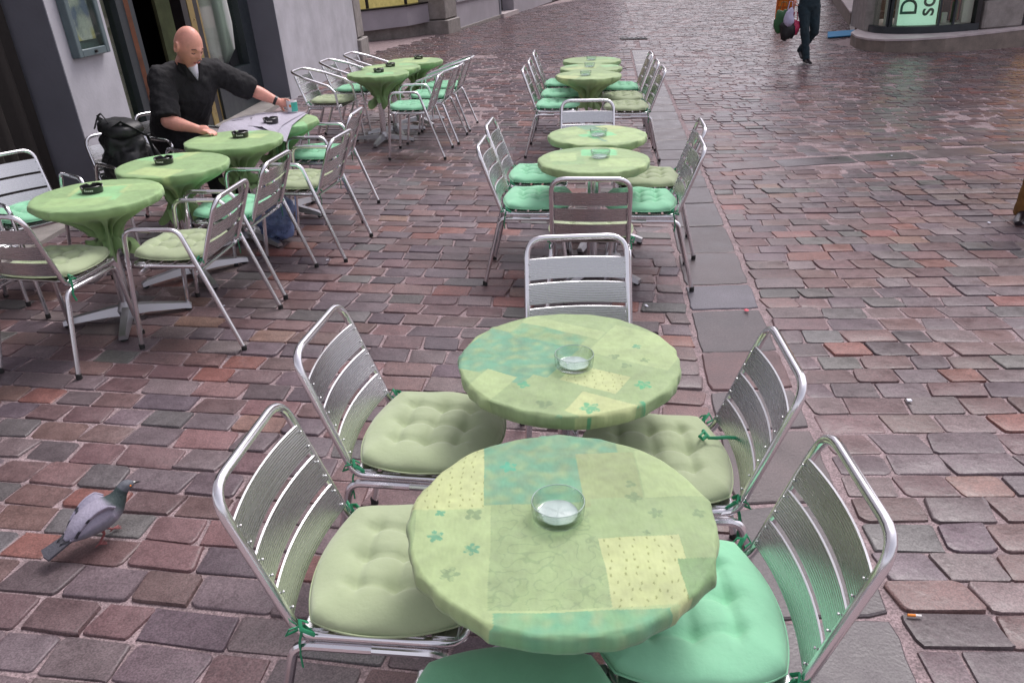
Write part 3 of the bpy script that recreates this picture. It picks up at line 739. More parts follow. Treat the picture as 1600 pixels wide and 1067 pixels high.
# cushions --------------------------------------------------------
def cushion_mesh(tufts=True, seed=0, m=None):
    rnd = random.Random(seed); N = 44; mb = MB(); T = .042; vs = []; ts = [-.45, 0, .45]
    ph = rnd.uniform(0, 6)
    for side in (1, -1):
        for j in range(N+1):
            for i in range(N+1):
                u = -1+2*i/N; v = -1+2*j/N
                u_, v_ = math.sin(u*PI/2)*.35+u*.65, math.sin(v*PI/2)*.35+v*.65
                k = .37; X = u_*math.sqrt(1-k*v_*v_*.95); Y = v_*math.sqrt(1-k*u_*u_*.95)
                e = max(abs(u_), abs(v_)); pr = (1-e**5)**.5 if e < 1 else 0
                sx = .228-.014*Y; x_ = X*sx; y_ = Y*.219
                if side > 0:
                    z = T*pr
                    if tufts:
                        d = 0
                        for a in ts:
                            for b in ts: d = max(d, math.exp(-((u_-a)**2+(v_-b)**2)/.011))
                        cr = max(max(math.exp(-(u_-a)**2/.0035) for a in ts)*(1 if abs(v_) < .47 else max(0, 1-(abs(v_)-.47)*4.5)),
                                 max(math.exp(-(v_-b)**2/.0035) for b in ts)*(1 if abs(u_) < .47 else max(0, 1-(abs(u_)-.47)*4.5)))
                        z -= .018*d+.0125*cr; z += .0045*math.cos(u_*7)*math.cos(v_*7)*pr
                    z += .004*math.sin(3*u_+ph)*math.cos(2.3*v_+ph)*pr
                else: z = -.006*pr
                vs.append((x_*(1+.01*math.sin(5*v_+ph)), y_, z+.012))
    n1 = (N+1)*(N+1); fs = []
    for j in range(N):
        for i in range(N):
            a = j*(N+1)+i; fs.append((a, a+1, a+N+2, a+N+1)); fs.append((n1+a, n1+a+N+1, n1+a+N+2, n1+a+1))
    mb.add(vs, fs); me = mb.mesh('pad', m, sharp=180)
    bm = bmesh.new(); bm.from_mesh(me); bmesh.ops.remove_doubles(bm, verts=bm.verts, dist=.0004); bm.to_mesh(me); bm.free()
    me.polygons.foreach_set('use_smooth', [True]*len(me.polygons)); return me
CM = {c: [cushion_mesh(True, s, M[c]) for s in (1, 2)] for c in ('sage', 'mint')}
CM['jade'] = [cushion_mesh(False, 5, M['jade'])]
def piping_mb():
    pts = []
    for k in range(64):
        a = 2*PI*k/64; u = math.cos(a); v = math.sin(a); mm = max(abs(u), abs(v)); u /= mm; v /= mm
        X = u*math.sqrt(1-.37*v*v*.95); Y = v*math.sqrt(1-.37*u*u*.95); pts.append((X*(.2285-.014*Y), Y*.2195, .014))
    return MB().tube(pts, .0028, 5, closed=True)
PIPE = {c: piping_mb().mesh('piping', M[c]) for c in ('sage', 'mint', 'jade')}
def tie_mb(s):
    mb = MB(); rnd = random.Random(3)
    x0, y0 = s*.195, -.185
    mb.tube([(x0, y0, .012), (x0+s*.012, y0-.012, .03), (x0+s*.028, y0-.005, .018), (x0+s*.02, y0+.02, -.004), (x0+s*.004, y0-.008, .005)], .0055, 6, flat=.45)
    mb.tube([(x0+s*.01, y0-.008, .012), (x0+s*.034, y0-.03, .022), (x0+s*.03, y0-.042, .0), (x0+s*.012, y0-.02, .0)], .005, 6, flat=.45)
    mb.tube([(x0+s*.012, y0-.008, .01), (x0+s*.022, y0-.018, -.03), (x0+s*.016, y0-.024, -.07), (x0+s*.024, y0-.02, -.105)], .005, 6, flat=.4)
    return mb
TIE = {s: tie_mb(s).mesh('tie', M['ribbon']) for s in (-1, 1)}
TAGM = MB().box((0, 0, 0), (.045, .001, .028)).mesh('care_label', M['tag'], smooth=False)
def cushion(ch, colr, label, tag_at=None, dy=0.0, rz=0.0, dx=0.0, group='seat cushions on the cafe chairs', ties=True):
    hd = ch.rotation_euler.z
    off = Matrix.Rotation(hd, 3, 'Z') @ Vector((dx, .015+dy, 0))
    o = empty('seat_cushion', (ch.location.x+off.x, ch.location.y+off.y, .4755), hd+R_(rz), label, 'cushion', group)
    ms = CM[colr]; link('pad', ms[int(abs(ch.location.y*10)) % len(ms)], o); link('piping', PIPE[colr], o)
    if ties:
        for s in (-1, 1): link('tie', TIE[s], o)
    if tag_at:
        t = link('care_label', TAGM, o); t.location = tag_at[:3]; t.rotation_euler = tag_at[3:]
    return o
GA = 'armless aluminium cafe chairs in the middle row'
GB = 'aluminium armchairs around the wall-side tables'
mint_l = 'mint green tufted cushion '; sage_l = 'sage green tufted cushion '
CH = [ # key, kind, x, y, heading, chair label, cushion colour, cushion label, group
('c1', 'A', -.315, 1.50, -7, 'armless aluminium chair left of the nearest table, closest to the camera', 'sage', sage_l+'on the chair left of the nearest table', GA),
('c2', 'A', -.285, 2.11, -9, 'armless aluminium chair left of the second table with the leaf print', 'sage', sage_l+'on the chair left of the second table', GA),
('c3', 'A', .405, 1.33, 178, 'armless aluminium chair right of the nearest table, large curved back in front', 'mint', mint_l+'on the chair right of the nearest table', GA),
('c4', 'A', .445, 1.92, 176, 'armless aluminium chair right of the second table, by the slab strip', 'sage', sage_l+'with a loose dark ribbon, right of the second table', GA),
('c5', 'A', .265, 2.62, -90, 'aluminium chair behind the second table with its bright slats facing the camera', None, '', GA),
('c6', 'A', .45, 4.11, 83, 'aluminium chair with its back to the camera in front of the third table', 'sage', sage_l+'seen under the back of the chair before the third table', GA),
('c7', 'A', .16, 4.72, -7, 'armless chair left of the third table, nearer of the left pair', 'mint', mint_l+'left of the third table, nearer of the left pair', GA),
('c8', 'A', .20, 5.32, -7, 'armless chair left of the fourth table, further of the left pair', 'mint', mint_l+'left of the fourth table, with a small white label', GA),
('c9', 'A', .83, 4.60, 173, 'armless chair right of the third table, nearer of the right pair', 'mint', mint_l+'right of the third table, nearer of the right pair', GA),
('c10', 'A', .96, 5.14, 173, 'armless chair right of the fourth table, further of the right pair', 'sage', sage_l+'right of the fourth table, half hidden by the chair back', GA),
('c11', 'A', .60, 5.80, -95, 'aluminium chair behind the fourth table with pale slats facing the camera', None, '', GA),
('c12', 'A', .50, 8.10, -5, 'left chair nearest the camera in the distant middle group', 'mint', mint_l+'on the nearest left chair of the distant middle group', GA),
('c13', 'A', .58, 8.75, -5, 'middle one of the three left chairs in the distant middle group', 'mint', mint_l+'on the middle left chair of the distant middle group', GA),
('c14', 'A', .66, 9.52, -5, 'farthest left chair in the distant middle group', 'mint', mint_l+'on the farthest left chair of the distant middle group', GA),
('c15', 'A', 1.22, 7.85, 175, 'right chair nearest the camera in the distant middle group', 'sage', sage_l+'on the nearest right chair of the distant middle group', GA),
('c16', 'A', 1.26, 8.42, 175, 'middle one of the three right chairs in the distant middle group', 'sage', sage_l+'on the middle right chair of the distant middle group', GA),
('c17', 'A', 1.32, 9.12, 175, 'farthest right chair in the distant middle group', 'mint', mint_l+'on the farthest right chair of the distant middle group', GA),
('c18', 'A', -.02, .995, 90, 'chair below the nearest table, only its seat front in view at the bottom edge', 'jade', 'plain jade green cushion cut off by the bottom edge of the photo', GA),
('R1', 'R', -1.72, 4.02, 174, 'aluminium armchair right of the nearest wall-side table, its back to the street', 'sage', sage_l+'on the armchair nearest the camera in the wall-side row', GB),
('R2', 'R', -1.66, 4.72, 172, 'aluminium armchair with the plastic bag standing behind its legs', 'mint', mint_l+'on the armchair beside the plastic bag', GB),
('R3', 'R', -1.39, 5.34, 170, 'aluminium armchair right of the newspaper table, in front of a hidden one', 'sage', sage_l+'on the armchair right of the newspaper table', GB),
('R4', 'R', -1.44, 6.2, 175, 'armchair mostly hidden behind the chair at the newspaper table', 'mint', mint_l+'on the armchair hidden behind its neighbour', GB),
('L1', 'A', -2.33, 3.78, 78, 'armless chair at the left edge with its back to the camera', 'sage', sage_l+'at the left edge, under the nearest wall-side table', GB),
('L2', 'R', -2.97, 4.78, -38, 'armchair with empty bright slats in front of the dark curtain', 'mint', mint_l+'on the armchair in front of the dark curtain', GB),
('L3', 'R', -3.08, 4.16, -38, 'armchair cut off by the left edge, only part of its slats in view', None, '', GB),
('L4', 'R', -2.53, 5.44, -38, 'armchair holding the black backpack', None, '', GB),
('L5', 'R', -2.53, 6.28, -33, 'armchair the bald man is sitting on', None, '', GB),
('X1', 'R', -.93, 8.25, 175, 'aluminium armchair nearest the camera on the right of the distant left group', 'mint', mint_l+'on the nearest right armchair of the distant left group', GB),
('X2', 'H', -.80, 8.95, 172, 'tub armchair, middle one on the right of the distant left group', 'mint', mint_l+'on the middle right tub chair of the distant left group', GB),
('X3', 'H', -.70, 9.62, 172, 'tub armchair, farthest on the right of the distant left group', 'mint', mint_l+'on the farthest right tub chair of the distant left group', GB),
('W1', 'H', -1.90, 8.82, -10, 'tub armchair by the grey pier, nearest of three', 'sage', sage_l+'on the nearest tub chair by the grey pier', GB),
('W2', 'H', -1.77, 9.62, -10, 'tub armchair by the grey pier, middle of three', 'mint', mint_l+'on the middle tub chair by the grey pier', GB),
('W3', 'H', -1.62, 10.32, -10, 'tub armchair by the grey pier, farthest of three', None, '', GB),
]
CO = {}
for k, kind, x_, y_, hd, lab, cc, clab, grp in CH:
    c = chair(kind, x_, y_, hd, lab, grp); CO[k] = c
    if cc:
        tg = None
        if k == 'c3': tg = (.115, .232, .028, R_(65), R_(8), R_(20))
        if k == 'c4': tg = (-.215, -.17, -.01, R_(60), 0, R_(-30))
        if k in ('c7', 'c8', 'R3'): tg = (.19, -.20, -.005, R_(70), 0, 0)
        if k == 'W1': tg = (.2, -.2, .0, R_(60), 0, 0)
        cushion(c, cc, clab, tg, rz=random.uniform(-4, 4), dy=.02 if k != 'c18' else 0, ties=True)
# loose ribbon lying on the cushion of the fourth chair
rb = MB(); 
P0 = Vector((.60, 2.04, .537))
_pp = [gp(1098, 672, .545), gp(1108, 684, .548), gp(1120, 684, .545), gp(1135, 683, .542), gp(1150, 684, .535), gp(1158, 690, .52)]
rb.tube(_pp, .0055, 6, flat=.5); rb.tube([gp(1100, 674, .545), gp(1093, 681, .55), gp(1098, 686, .545), gp(1105, 680, .55)], .006, 6, flat=.5)
tag(rb.build('ribbon', M['ribbon']), 'loose dark green ribbon lying across a sage cushion', 'ribbon')

# tables ----------------------------------------------------------
def make_table():
    root = empty('cafe_table')
    MB().lathe([(.033, .06), (.033, .70)], n=16).build('pole', M['alu'], root)
    MB().lathe([(.0, .705), (.318, .705), (.322, .712), (.322, .728), (.318, .733), (0, .733)], n=48).build('tabletop', M['alu_dull'], root)
    MB().lathe([(.055, .03), (.06, .06), (.045, .09), (.034, .11)], n=16).build('hub', M['alu_dull'], root)
    for k in range(4):
        a = PI/2*k; d = Vector((math.cos(a), math.sin(a), 0)); n_ = Vector((-d.y, d.x, 0)); vs = []
        for r, w_, z0, z1 in ((.03, .036, .03, .085), (.12, .034, .032, .075), (.30, .028, .02, .05), (.345, .024, .012, .036)):
            c = d*r; vs += [c-n_*w_+Vector((0, 0, z0)), c+n_*w_+Vector((0, 0, z0)), c+n_*w_*.6+Vector((0, 0, z1)), c-n_*w_*.6+Vector((0, 0, z1))]
        fs = [(4*i+j, 4*i+(j+1) % 4, 4*i+4+(j+1) % 4, 4*i+4+j) for i in range(3) for j in range(4)]+[(3, 2, 1, 0), (12, 13, 14, 15)]
        lg = MB().add(vs, fs).build('leg', M['alu_dull'], root, sharp=60)
        MB().lathe([(.02, 0), (.02, .02)], tuple(d*.325), 10).build('foot_cap', M['black_rubber'], lg)
    return root
YEL, SAG, LSG, TEA, MID, OLV = (.46, .53, .25), (.30, .41, .195), (.37, .485, .23), (.17, .31, .20), (.26, .39, .185), (.30, .38, .18)
def lerp3(a, b, t): return tuple(a[i]+(b[i]-a[i])*t for i in range(3))
def cloth(x_, y_, kind, label, patches=None, rz=0, prints=(), hi=False, sat=0.0, seed=0, rad=.332):
    rnd = random.Random(seed*17+3); nr, na = (150, 560) if hi else (26, 120)
    if patches is None:
        patches = []
        for k in range(9):
            patches.append((rnd.uniform(-.3, .3), rnd.uniform(-.3, .3), rnd.uniform(.07, .14), rnd.uniform(.06, .12), 0, rnd.choice([YEL, LSG, TEA, MID, SAG, LSG, (.22, .55, .27)]), 0))
    ca, sa = math.cos(rz), math.sin(rz)
    def colour(u, v):
        c = SAG; style = 0
        wu = u+.004*nz(u, v, seed, 9); wv = v+.004*nz(v, u, seed+5, 9)
        for (px_, py_, hw, hh, ang, pc, st) in patches:
            c2, s2 = math.cos(ang+rz), math.sin(ang+rz); dx, dy = wu-px_, wv-py_
            a, b = dx*c2+dy*s2, -dx*s2+dy*c2
            if abs(a) < hw and abs(b) < hh: c = pc; style = st
        n1 = nz(u, v, seed*3.1, 13); n2 = nz(u, v, seed*3.1+7, 40); k = 1+.16*n1+.12*n2+.08*nz(u*3, v, seed, 60)
        if style == 1:      # yellow with small dashes
            gx, gy = u/.026, v/.021; ix, iy = math.floor(gx), math.floor(gy); r = random.Random(ix*91+iy*17+seed)
            ox, oy = r.uniform(.25, .75), r.uniform(.3, .7)
            if abs(gx-ix-ox) < .07 and abs(gy-iy-oy) < .17: c = lerp3(c, (.20, .24, .07), .75)
        elif style == 2:    # teal brushwork
            t = max(0, min(1, nz(u, v, 2, 22)*1.6+.5)); c = lerp3(c, (.10, .36, .23), t*.5); c = lerp3(c, SAG, max(0, nz(u, v, 9, 34)+.1)*.9)
        elif style == 3:    # swirls
            t = abs(nz(u, v, 4, 38)); 
            if t < .055: c = lerp3(c, (.16, .26, .12), .38)
        for (fx, fy, fr, fc, np_) in prints:   # leaf / flower prints
            dx, dy = u-fx, v-fy; r = math.hypot(dx, dy)
            if r < fr*1.2:
                th = math.atan2(dy, dx); lim = fr*(.45+.55*abs(math.cos(th*np_/2+fx*40)))
                if r < lim: c = lerp3(c, fc, .75 if nz(u, v, 1, 90) > -.15 else .35)
        if sat: c = (c[0]*(1-.28*sat), c[1]*(1+.03*sat), c[2]*(1-.22*sat))
        if hi: k *= .87
        return (c[0]*k, c[1]*k, c[2]*k)
    vs, cs = [], []; ph = [rnd.uniform(0, 6.28) for _ in range(8)]
    def wr(a, f, i): return math.sin(f*a+ph[i])
    zt = .7395
    rings = [(rad*(i/nr)**.85, 'top') for i in range(nr+1)]
    for i, (r, _) in enumerate(rings):
        for k in range(na):
            a = 2*PI*k/na; rr = r*(1+(.006*(1-2*abs(wr(a, 4.5, 0)))+.004*(1-2*abs(wr(a, 9.5, 1)))+.003*wr(a, 23, 2))*(r/rad)**6)
            u, v = rr*math.cos(a), rr*math.sin(a)
            z = zt+.0016*nz(u, v, seed, 12)*(1 if hi else .6) - .004*max(0, (r/rad-.975)/.025)**2
            vs.append((u, v, z)); cs.append(colour(u, v))
    def ring(rf, zf, colk=1.0):
        for k in range(na):
            a = 2*PI*k/na; r = rf(a); z = zf(a); vs.append((r*math.cos(a), r*math.sin(a), z))
            c = colour(rad*.97*math.cos(a), rad*.97*math.sin(a)) if hi else cs[nr*na+k]
            cs.append(c)
    f1 = lambda a, s: 2.0*s*((1-2*abs(wr(a, 4.5, 3)))*.45+(1-2*abs(wr(a, 8.5, 4)))*.35+wr(a, 29, 5)*.22+.5*nz(math.cos(a)*4, math.sin(a)*4, seed, 2.2))
    ring(lambda a: rad+.0035+f1(a, .0025), lambda a: zt-.009+f1(a, .0015))
    ring(lambda a: rad+.004+f1(a, .005), lambda a: zt-.026+f1(a, .003))
    ring(lambda a: rad+.000+f1(a, .008), lambda a: zt-.043+f1(a, .006))
    if kind == 'short':
        ring(lambda a: rad-.022+f1(a, .008), lambda a: zt-.052+f1(a, .008))
        ring(lambda a: rad-.06+f1(a, .008), lambda a: zt-.045)
    else:
        for t in (.12, .28, .45, .62, .78, .90):
            ring(lambda a, t=t: (rad-.01)*(1-t)**2.3+.080*t**.6+(.030*(1-2*abs(wr(a, 5, 3)))+.022*(1-2*abs(wr(a, 8, 4)))+.014*wr(a, 21, 5)+.02*nz(math.cos(a)*3, math.sin(a)*3, seed+t*3, 1.6))*math.sin(PI*min(1, t*.85+.05)),
                 lambda a, t=t: zt-.055-.185*t-.012*wr(a, 6, 6)*t)
        ring(lambda a: .060+.014*wr(a, 9, 3)+.008*wr(a, 15, 4), lambda a: zt-.245+.01*wr(a, 4, 2))
        ring(lambda a: .085+.03*wr(a, 7, 1)+.012*wr(a, 12, 4), lambda a: zt-.285+.03*wr(a, 5, 2))
        ring(lambda a: .105+.04*wr(a, 7, 1)+.015*wr(a, 12, 4), lambda a: zt-.315+.045*wr(a, 5, 2)+.02*wr(a, 14, 5))
    n = len(vs)//na
    fs = [(i*na+k, i*na+(k+1) % na, (i+1)*na+(k+1) % na, (i+1)*na+k) for i in range(n-1) for k in range(na)]
    fs = [q[::-1] for q in fs]
    mb = MB().add(vs, fs, cs)
    o = mb.build('tablecloth', M['cloth'], sharp=180); o.location = (x_, y_, 0)
    return tag(o, label, 'tablecloth', 'patchwork green tablecloths')
def P1(x_, y_, X, Y): g = gp(X, Y, .742); return (g.x-x_, g.y-y_)
def rectpx(tx, ty, x0, x1, y0, y1, col, st, ang=0):
    a = P1(tx, ty, x0, (y0+y1)/2); b = P1(tx, ty, x1, (y0+y1)/2); c = P1(tx, ty, (x0+x1)/2, y0); d = P1(tx, ty, (x0+x1)/2, y1)
    return ((a[0]+b[0])/2, (c[1]+d[1])/2, abs(b[0]-a[0])/2, abs(c[1]-d[1])/2, ang, col, st)
T1 = (.095, 1.35); T2 = (.17, 2.10)
tb0 = make_table()
pt1 = [rectpx(*T1, 600, 1140, 900, 1020, LSG, 0), rectpx(*T1, 640, 765, 790, 960, LSG, 0), rectpx(*T1, 765, 945, 780, 950, SAG, 3), rectpx(*T1, 740, 960, 660, 712, (.19, .33, .19), 2),
       rectpx(*T1, 752, 912, 706, 785, (.19, .34, .20), 2), rectpx(*T1, 905, 1000, 706, 790, OLV, 0), rectpx(*T1, 1000, 1140, 700, 780, LSG, 0), rectpx(*T1, 925, 1140, 775, 840, SAG, 0),
       rectpx(*T1, 630, 757, 690, 794, YEL, 1), rectpx(*T1, 945, 1080, 835, 944, YEL, 1, .04), rectpx(*T1, 770, 1060, 952, 1030, (.20, .40, .20), 2), rectpx(*T1, 1072, 1140, 870, 960, (.22, .36, .16), 3)]
FT, FG = (.05, .30, .18), (.17, .27, .13)
pr1 = [(*P1(*T1, 680, 836), .019, FT, 5), (*P1(*T1, 737, 856), .019, FT, 6), (*P1(*T1, 702, 895), .022, FG, 5), (*P1(*T1, 740, 802), .022, FG, 4), (*P1(*T1, 688, 800), .013, FT, 4),
       (*P1(*T1, 990, 775), .020, FG, 4), (*P1(*T1, 1025, 800), .018, FG, 5), (*P1(*T1, 795, 728), .022, (.06, .38, .24), 5), (*P1(*T1, 1092, 800), .016, FG, 4), (*P1(*T1, 1010, 830), .009, FG, 4), (*P1(*T1, 985, 755), .014, FG, 3)]
A2 = -.55
def diam(tx, ty, X, Y, hw, hh, col, st): g = P1(tx, ty, X, Y); return (g[0], g[1], hw, hh, A2, col, st)
pt2 = [diam(*T2, 800, 555, .16, .14, (.18, .35, .21), 2), diam(*T2, 860, 520, .12, .06, MID, 2), diam(*T2, 1000, 540, .13, .11, LSG, 0), diam(*T2, 880, 510, .14, .03, LSG, 0), diam(*T2, 855, 620, .10, .10, SAG, 0),
       diam(*T2, 970, 645, .14, .06, YEL, 0), diam(*T2, 930, 590, .088, .055, YEL, 1), diam(*T2, 750, 610, .05, .12, LSG, 0)]
pr2 = [(*P1(*T2, 1005, 600), .026, (.03, .38, .18), 5), (*P1(*T2, 922, 636), .030, (.03, .36, .18), 5), (*P1(*T2, 1010, 633), .028, (.03, .36, .18), 5), (*P1(*T2, 850, 630), .026, FG, 3),
       (*P1(*T2, 818, 600), .020, (.05, .36, .2), 4), (*P1(*T2, 978, 570), .018, FG, 3), (*P1(*T2, 1008, 562), .016, FG, 4), (*P1(*T2, 995, 540), .016, FT, 4), (*P1(*T2, 960, 556), .018, FG, 3), (*P1(*T2, 870, 655), .028, (.08, .34, .2), 4)]
TB = [('1', *T1, 'short', 'nearest', dict(patches=pt1, prints=pr1, hi=True, seed=1)), ('2', *T2, 'short', 'second', dict(patches=pt2, prints=pr2, hi=True, seed=2)),
      ('3', .52, 4.66, 'short', 'third', {}), ('4', .62, 5.36, 'short', 'fourth', {}), ('5', .86, 8.30, 'bunch', 'fifth', {}), ('6', .94, 8.86, 'bunch', 'sixth', {}), ('7', 1.02, 9.52, 'bunch', 'seventh', {}),
      ('A', -2.23, 4.19, 'bunch', 'A', {}), ('B', -2.07, 4.86, 'bunch', 'B', {}), ('C', -1.91, 5.57, 'bunch', 'C', {}), ('D', -1.80, 6.23, 'bunch', 'D', {}), ('E', -1.37, 8.93, 'bunch', 'E', {}), ('F', -1.29, 9.42, 'bunch', 'F', {}), ('G', -1.07, 9.98, 'bunch', 'G', {})]
TL = {'1': 'the front table closest to the camera in the middle row', '2': 'the table with dark leaf prints, second in the middle row', '3': 'the third table in the middle row, before two facing chairs', '4': 'the fourth table in the middle row, right behind the third',
      '5': 'the nearest of the three distant middle tables', '6': 'the middle one of the three distant middle tables', '7': 'the farthest table of the middle row',
      'A': 'the wall-side table nearest the camera', 'B': 'the wall-side table next to the backpack', 'C': 'the wall-side table by the resting hand of the man', 'D': 'the wall-side table under the newspaper',
      'E': 'the front one of the three tables by the grey pier', 'F': 'the middle one of the three tables by the grey pier', 'G': 'the farthest table by the grey pier'}
tabs = {}
def rnd_rz(k): return {'A': R_(18), 'E': R_(-100), '1': R_(30)}.get(k, R_(20+hash(k) % 7*9 if False else 20+ord(k)*13 % 70))
first = True
for k, x_, y_, kd, nm, kw in TB:
    t = tb0 if first else copy_tree(tb0); first = False
    t.location = (x_, y_, .003); t.rotation_euler = (0, 0, rnd_rz(k))
    tag(t, 'round pedestal cafe table, '+TL[k], 'table', 'round cafe tables'); tabs[k] = t
    if not kw: kw = dict(seed=ord(k), sat=(.45 if k in 'ABCD' else (.45 if k in 'EFG' else .1)), rz=random.uniform(-.5, .5))
    if k in 'ABCDEFG567':
        kw['patches'] = [(random.uniform(-.25, .25), random.uniform(-.25, .25), random.uniform(.09, .17), random.uniform(.06, .12), 0, random.choice([YEL, LSG, LSG, (.30, .52, .26), SAG]), 0) for _ in range(6)]
    cloth(x_, y_, kd, 'green patchwork cloth on '+TL[k].replace(', before two facing chairs', ''), **kw)
    ch_ = None
# ashtrays --------------------------------------------------------
def glass_ash(x_, y_, label):
    root = empty('glass_ashtray', (x_, y_, .7425), random.uniform(0, 1), label, 'ashtray', 'clear glass ashtrays on the middle row')
    def notch(i, a, r, z):
        if i in (3, 4, 5): 
            q = min(abs(((a-PI/4*(2*j+1)+PI) % (2*PI))-PI) for j in range(4))
            if q < .11: z -= .008*(1-(q/.11)**2)
        return r, z
    MB().lathe([(.0, 0), (.050, 0), (.056, .004), (.059, .040), (.0565, .0425), (.0535, .040), (.050, .012), (.044, .008), (0, .008)], n=72, mod=notch).build('dish', M['glass'], root, sharp=50)
    MB().lathe([(.0, .0082), (.042, .0082), (.043, .0105), (.040, .0120), (0, .0120)], n=36, mod=lambda i, a, r, z: (r, z-.0008*(math.sin(5*a) > 0))).build('raised_base', M['frost'], root)
    MB().tube([(.0568*math.cos(2*PI*k/40), .0568*math.sin(2*PI*k/40), .0415) for k in range(40)], .0009, 5, closed=True).build('rim_highlight', M['frost'], root)  # thin pale ring added as the bright highlight along the glass edge
    return root
_as = {'1': (872, 806), '2': (897, 572), '3': (938, 246), '4': (935, 212), '5': (915, 118), '6': (921, 105), '7': (924, 94)}
for k, (X, Y) in _as.items():
    g = gp(X, Y, .742); glass_ash(g.x, g.y, 'clear round glass ashtray on '+TL[k])
BA = None
def black_ash():
    root = empty('black_ashtray')
    def notch(i, a, r, z):
        if i in (2, 3, 4):
            q = min(abs(((a-2*PI/3*j+PI) % (2*PI))-PI) for j in range(3))
            if q < .22: z -= .010*(1-(q/.22)**2)
        return r, z
    MB().lathe([(.0, 0), (.054, 0), (.058, .036), (.055, .038), (.050, .036), (.047, .010), (0, .010)], n=48, mod=notch).build('dish', M['black_plastic'], root, sharp=50)
    # small white print on the side
    mb = MB()
    for j, w_ in enumerate((.22, .10, .14, .10, .12)):
        a0 = -1.9+j*.17; r0 = .0578
        vs = []
        for q in range(3):
            a = a0+.13*q/2
            for z in (.013, .013+(.012 if j == 0 else .008)): rr = .0545+.0038*z/.036+.0006; vs.append((rr*math.cos(a), rr*math.sin(a), z))
        mb.add(vs, [(0, 2, 3, 1), (2, 4, 5, 3)])
    mb.build('printed_mark', M['white_paint'], root)
    return root
ba0 = black_ash(); first = True
for k, (X, Y) in {'A': (145, 300), 'B': (257, 255), 'C': (376, 214), 'D': (424, 194), 'E': (592, 113), 'F': (610, 104), 'G': (654, 92)}.items():
    o = ba0 if first else copy_tree(ba0); first = False
    g = gp(X, Y, .745 if k == 'D' else .742); o.location = (g.x, g.y, .7555 if k == 'D' else .7425); o.rotation_euler = (0, 0, random.uniform(-.2, .2))
    tag(o, 'black round ashtray on '+(TL[k] if k != 'D' else 'the spread newspaper'), 'ashtray', 'black ashtrays on the wall-side tables')

# newspaper -------------------------------------------------------
np_ = empty('newspaper', (-1.80, 6.20, .742), 0, 'open newspaper spread over the table in front of the man', 'newspaper')
def sheet(poly_px, zoff, n=14, m_=10):
    A, B, C, D_ = [gp(*p, .745) for p in poly_px]; vs = []
    for j in range(m_+1):
        for i in range(n+1):
            u, v = i/n, j/m_; p = A.lerp(B, u).lerp(D_.lerp(C, u), v)
            z = zoff+.006*math.sin(u*6+v*2)*(.5+.5*math.sin(v*5)) + (.012*math.exp(-((u-.5)/.06)**2))*(0.5)
            r = math.hypot(p.x+1.80, p.y-6.23)
            if r > .345: z -= (r-.345)*.35
            vs.append((p.x+1.80, p.y-6.20, z))
    top = len(vs); vs += [(a, b, c-.0015) for a, b, c in vs]
    fs = [(j*(n+1)+i, j*(n+1)+i+1, (j+1)*(n+1)+i+1, (j+1)*(n+1)+i) for j in range(m_) for i in range(n)]
    fs2 = [tuple(q+top for q in f[::-1]) for f in fs]
    return MB().add(vs, fs+fs2), (A, B, C, D_)
newsm = M['paper']
_n = newsm.node_tree.nodes; _l = newsm.node_tree.links
_tc = _n.new('ShaderNodeTexCoord'); _br = _n.new('ShaderNodeTexBrick'); _br.inputs['Scale'].default_value = 1; _br.inputs['Brick Width'].default_value = .055; _br.inputs['Row Height'].default_value = .007
_br.inputs['Mortar Size'].default_value = .0022; _br.inputs['Color1'].default_value = (.30, .29, .34, 1); _br.inputs['Color2'].default_value = (.34, .33, .38, 1); _br.inputs['Mortar'].default_value = (.50, .48, .56, 1); _br.offset = 0
_mp = _n.new('ShaderNodeMapping'); _mp.inputs['Rotation'].default_value = (0, 0, R_(-35)); _l.new(_tc.outputs['Object'], _mp.inputs[0]); _l.new(_mp.outputs[0], _br.inputs['Vector'])
_l.new(_br.outputs['Color'], _n['Principled BSDF'].inputs['Base Color'])
mb, _ = sheet([(335, 205), (445, 207), (480, 178), (355, 181)], .008); mb.build('lower_page', newsm, np_, sharp=180)
mb, _ = sheet([(388, 199), (432, 204), (478, 177), (400, 178)], .0125); mb.build('upper_page', newsm, np_, sharp=180)
for (X, Y, w_, d_) in ((372, 190, .09, .012), (398, 193, .05, .035), (395, 187, .03, .03)):
    g = gp(X, Y, .745); MB().box((g.x+1.8, g.y-6.2, .0145), (w_, d_, .0012), rz=R_(35)).build('headline', M['paper_ink'], np_, smooth=False)
# mug
gm = gp(458, 178, .745)
mg = empty('mug', (gm.x, gm.y, .7565), R_(150), 'white mug with a teal band held by the man', 'mug')
MB().lathe([(0, 0), (.036, 0), (.040, .004), (.042, .092), (.040, .094), (.038, .090), (.036, .010), (0, .008)], n=32).build('cup', M['mug'], mg, sharp=60)
MB().add(*(lambda vs: (vs, [(2*k, 2*k+2, 2*k+3, 2*k+1) for k in range(16)]))([((.0425+.0012*zz/.09)*1.008*math.cos(a), (.0425+.0012*zz/.09)*1.008*math.sin(a), zz) for k in range(17) for a in (2*k/16*PI*.62+2.2,) for zz in (.010, .082)])).build('printed_band', M['mug_teal'], mg, smooth=True)
MB().ball((-.018, .0395, .055), (.010, .004, .012)).build('orange_mark', M['orange'], mg)
MB().tube([(.040, 0, .078), (.062, 0, .074), (.070, 0, .05), (.060, 0, .026), (.040, 0, .02)], .006, 8).build('handle', M['mug'], mg)

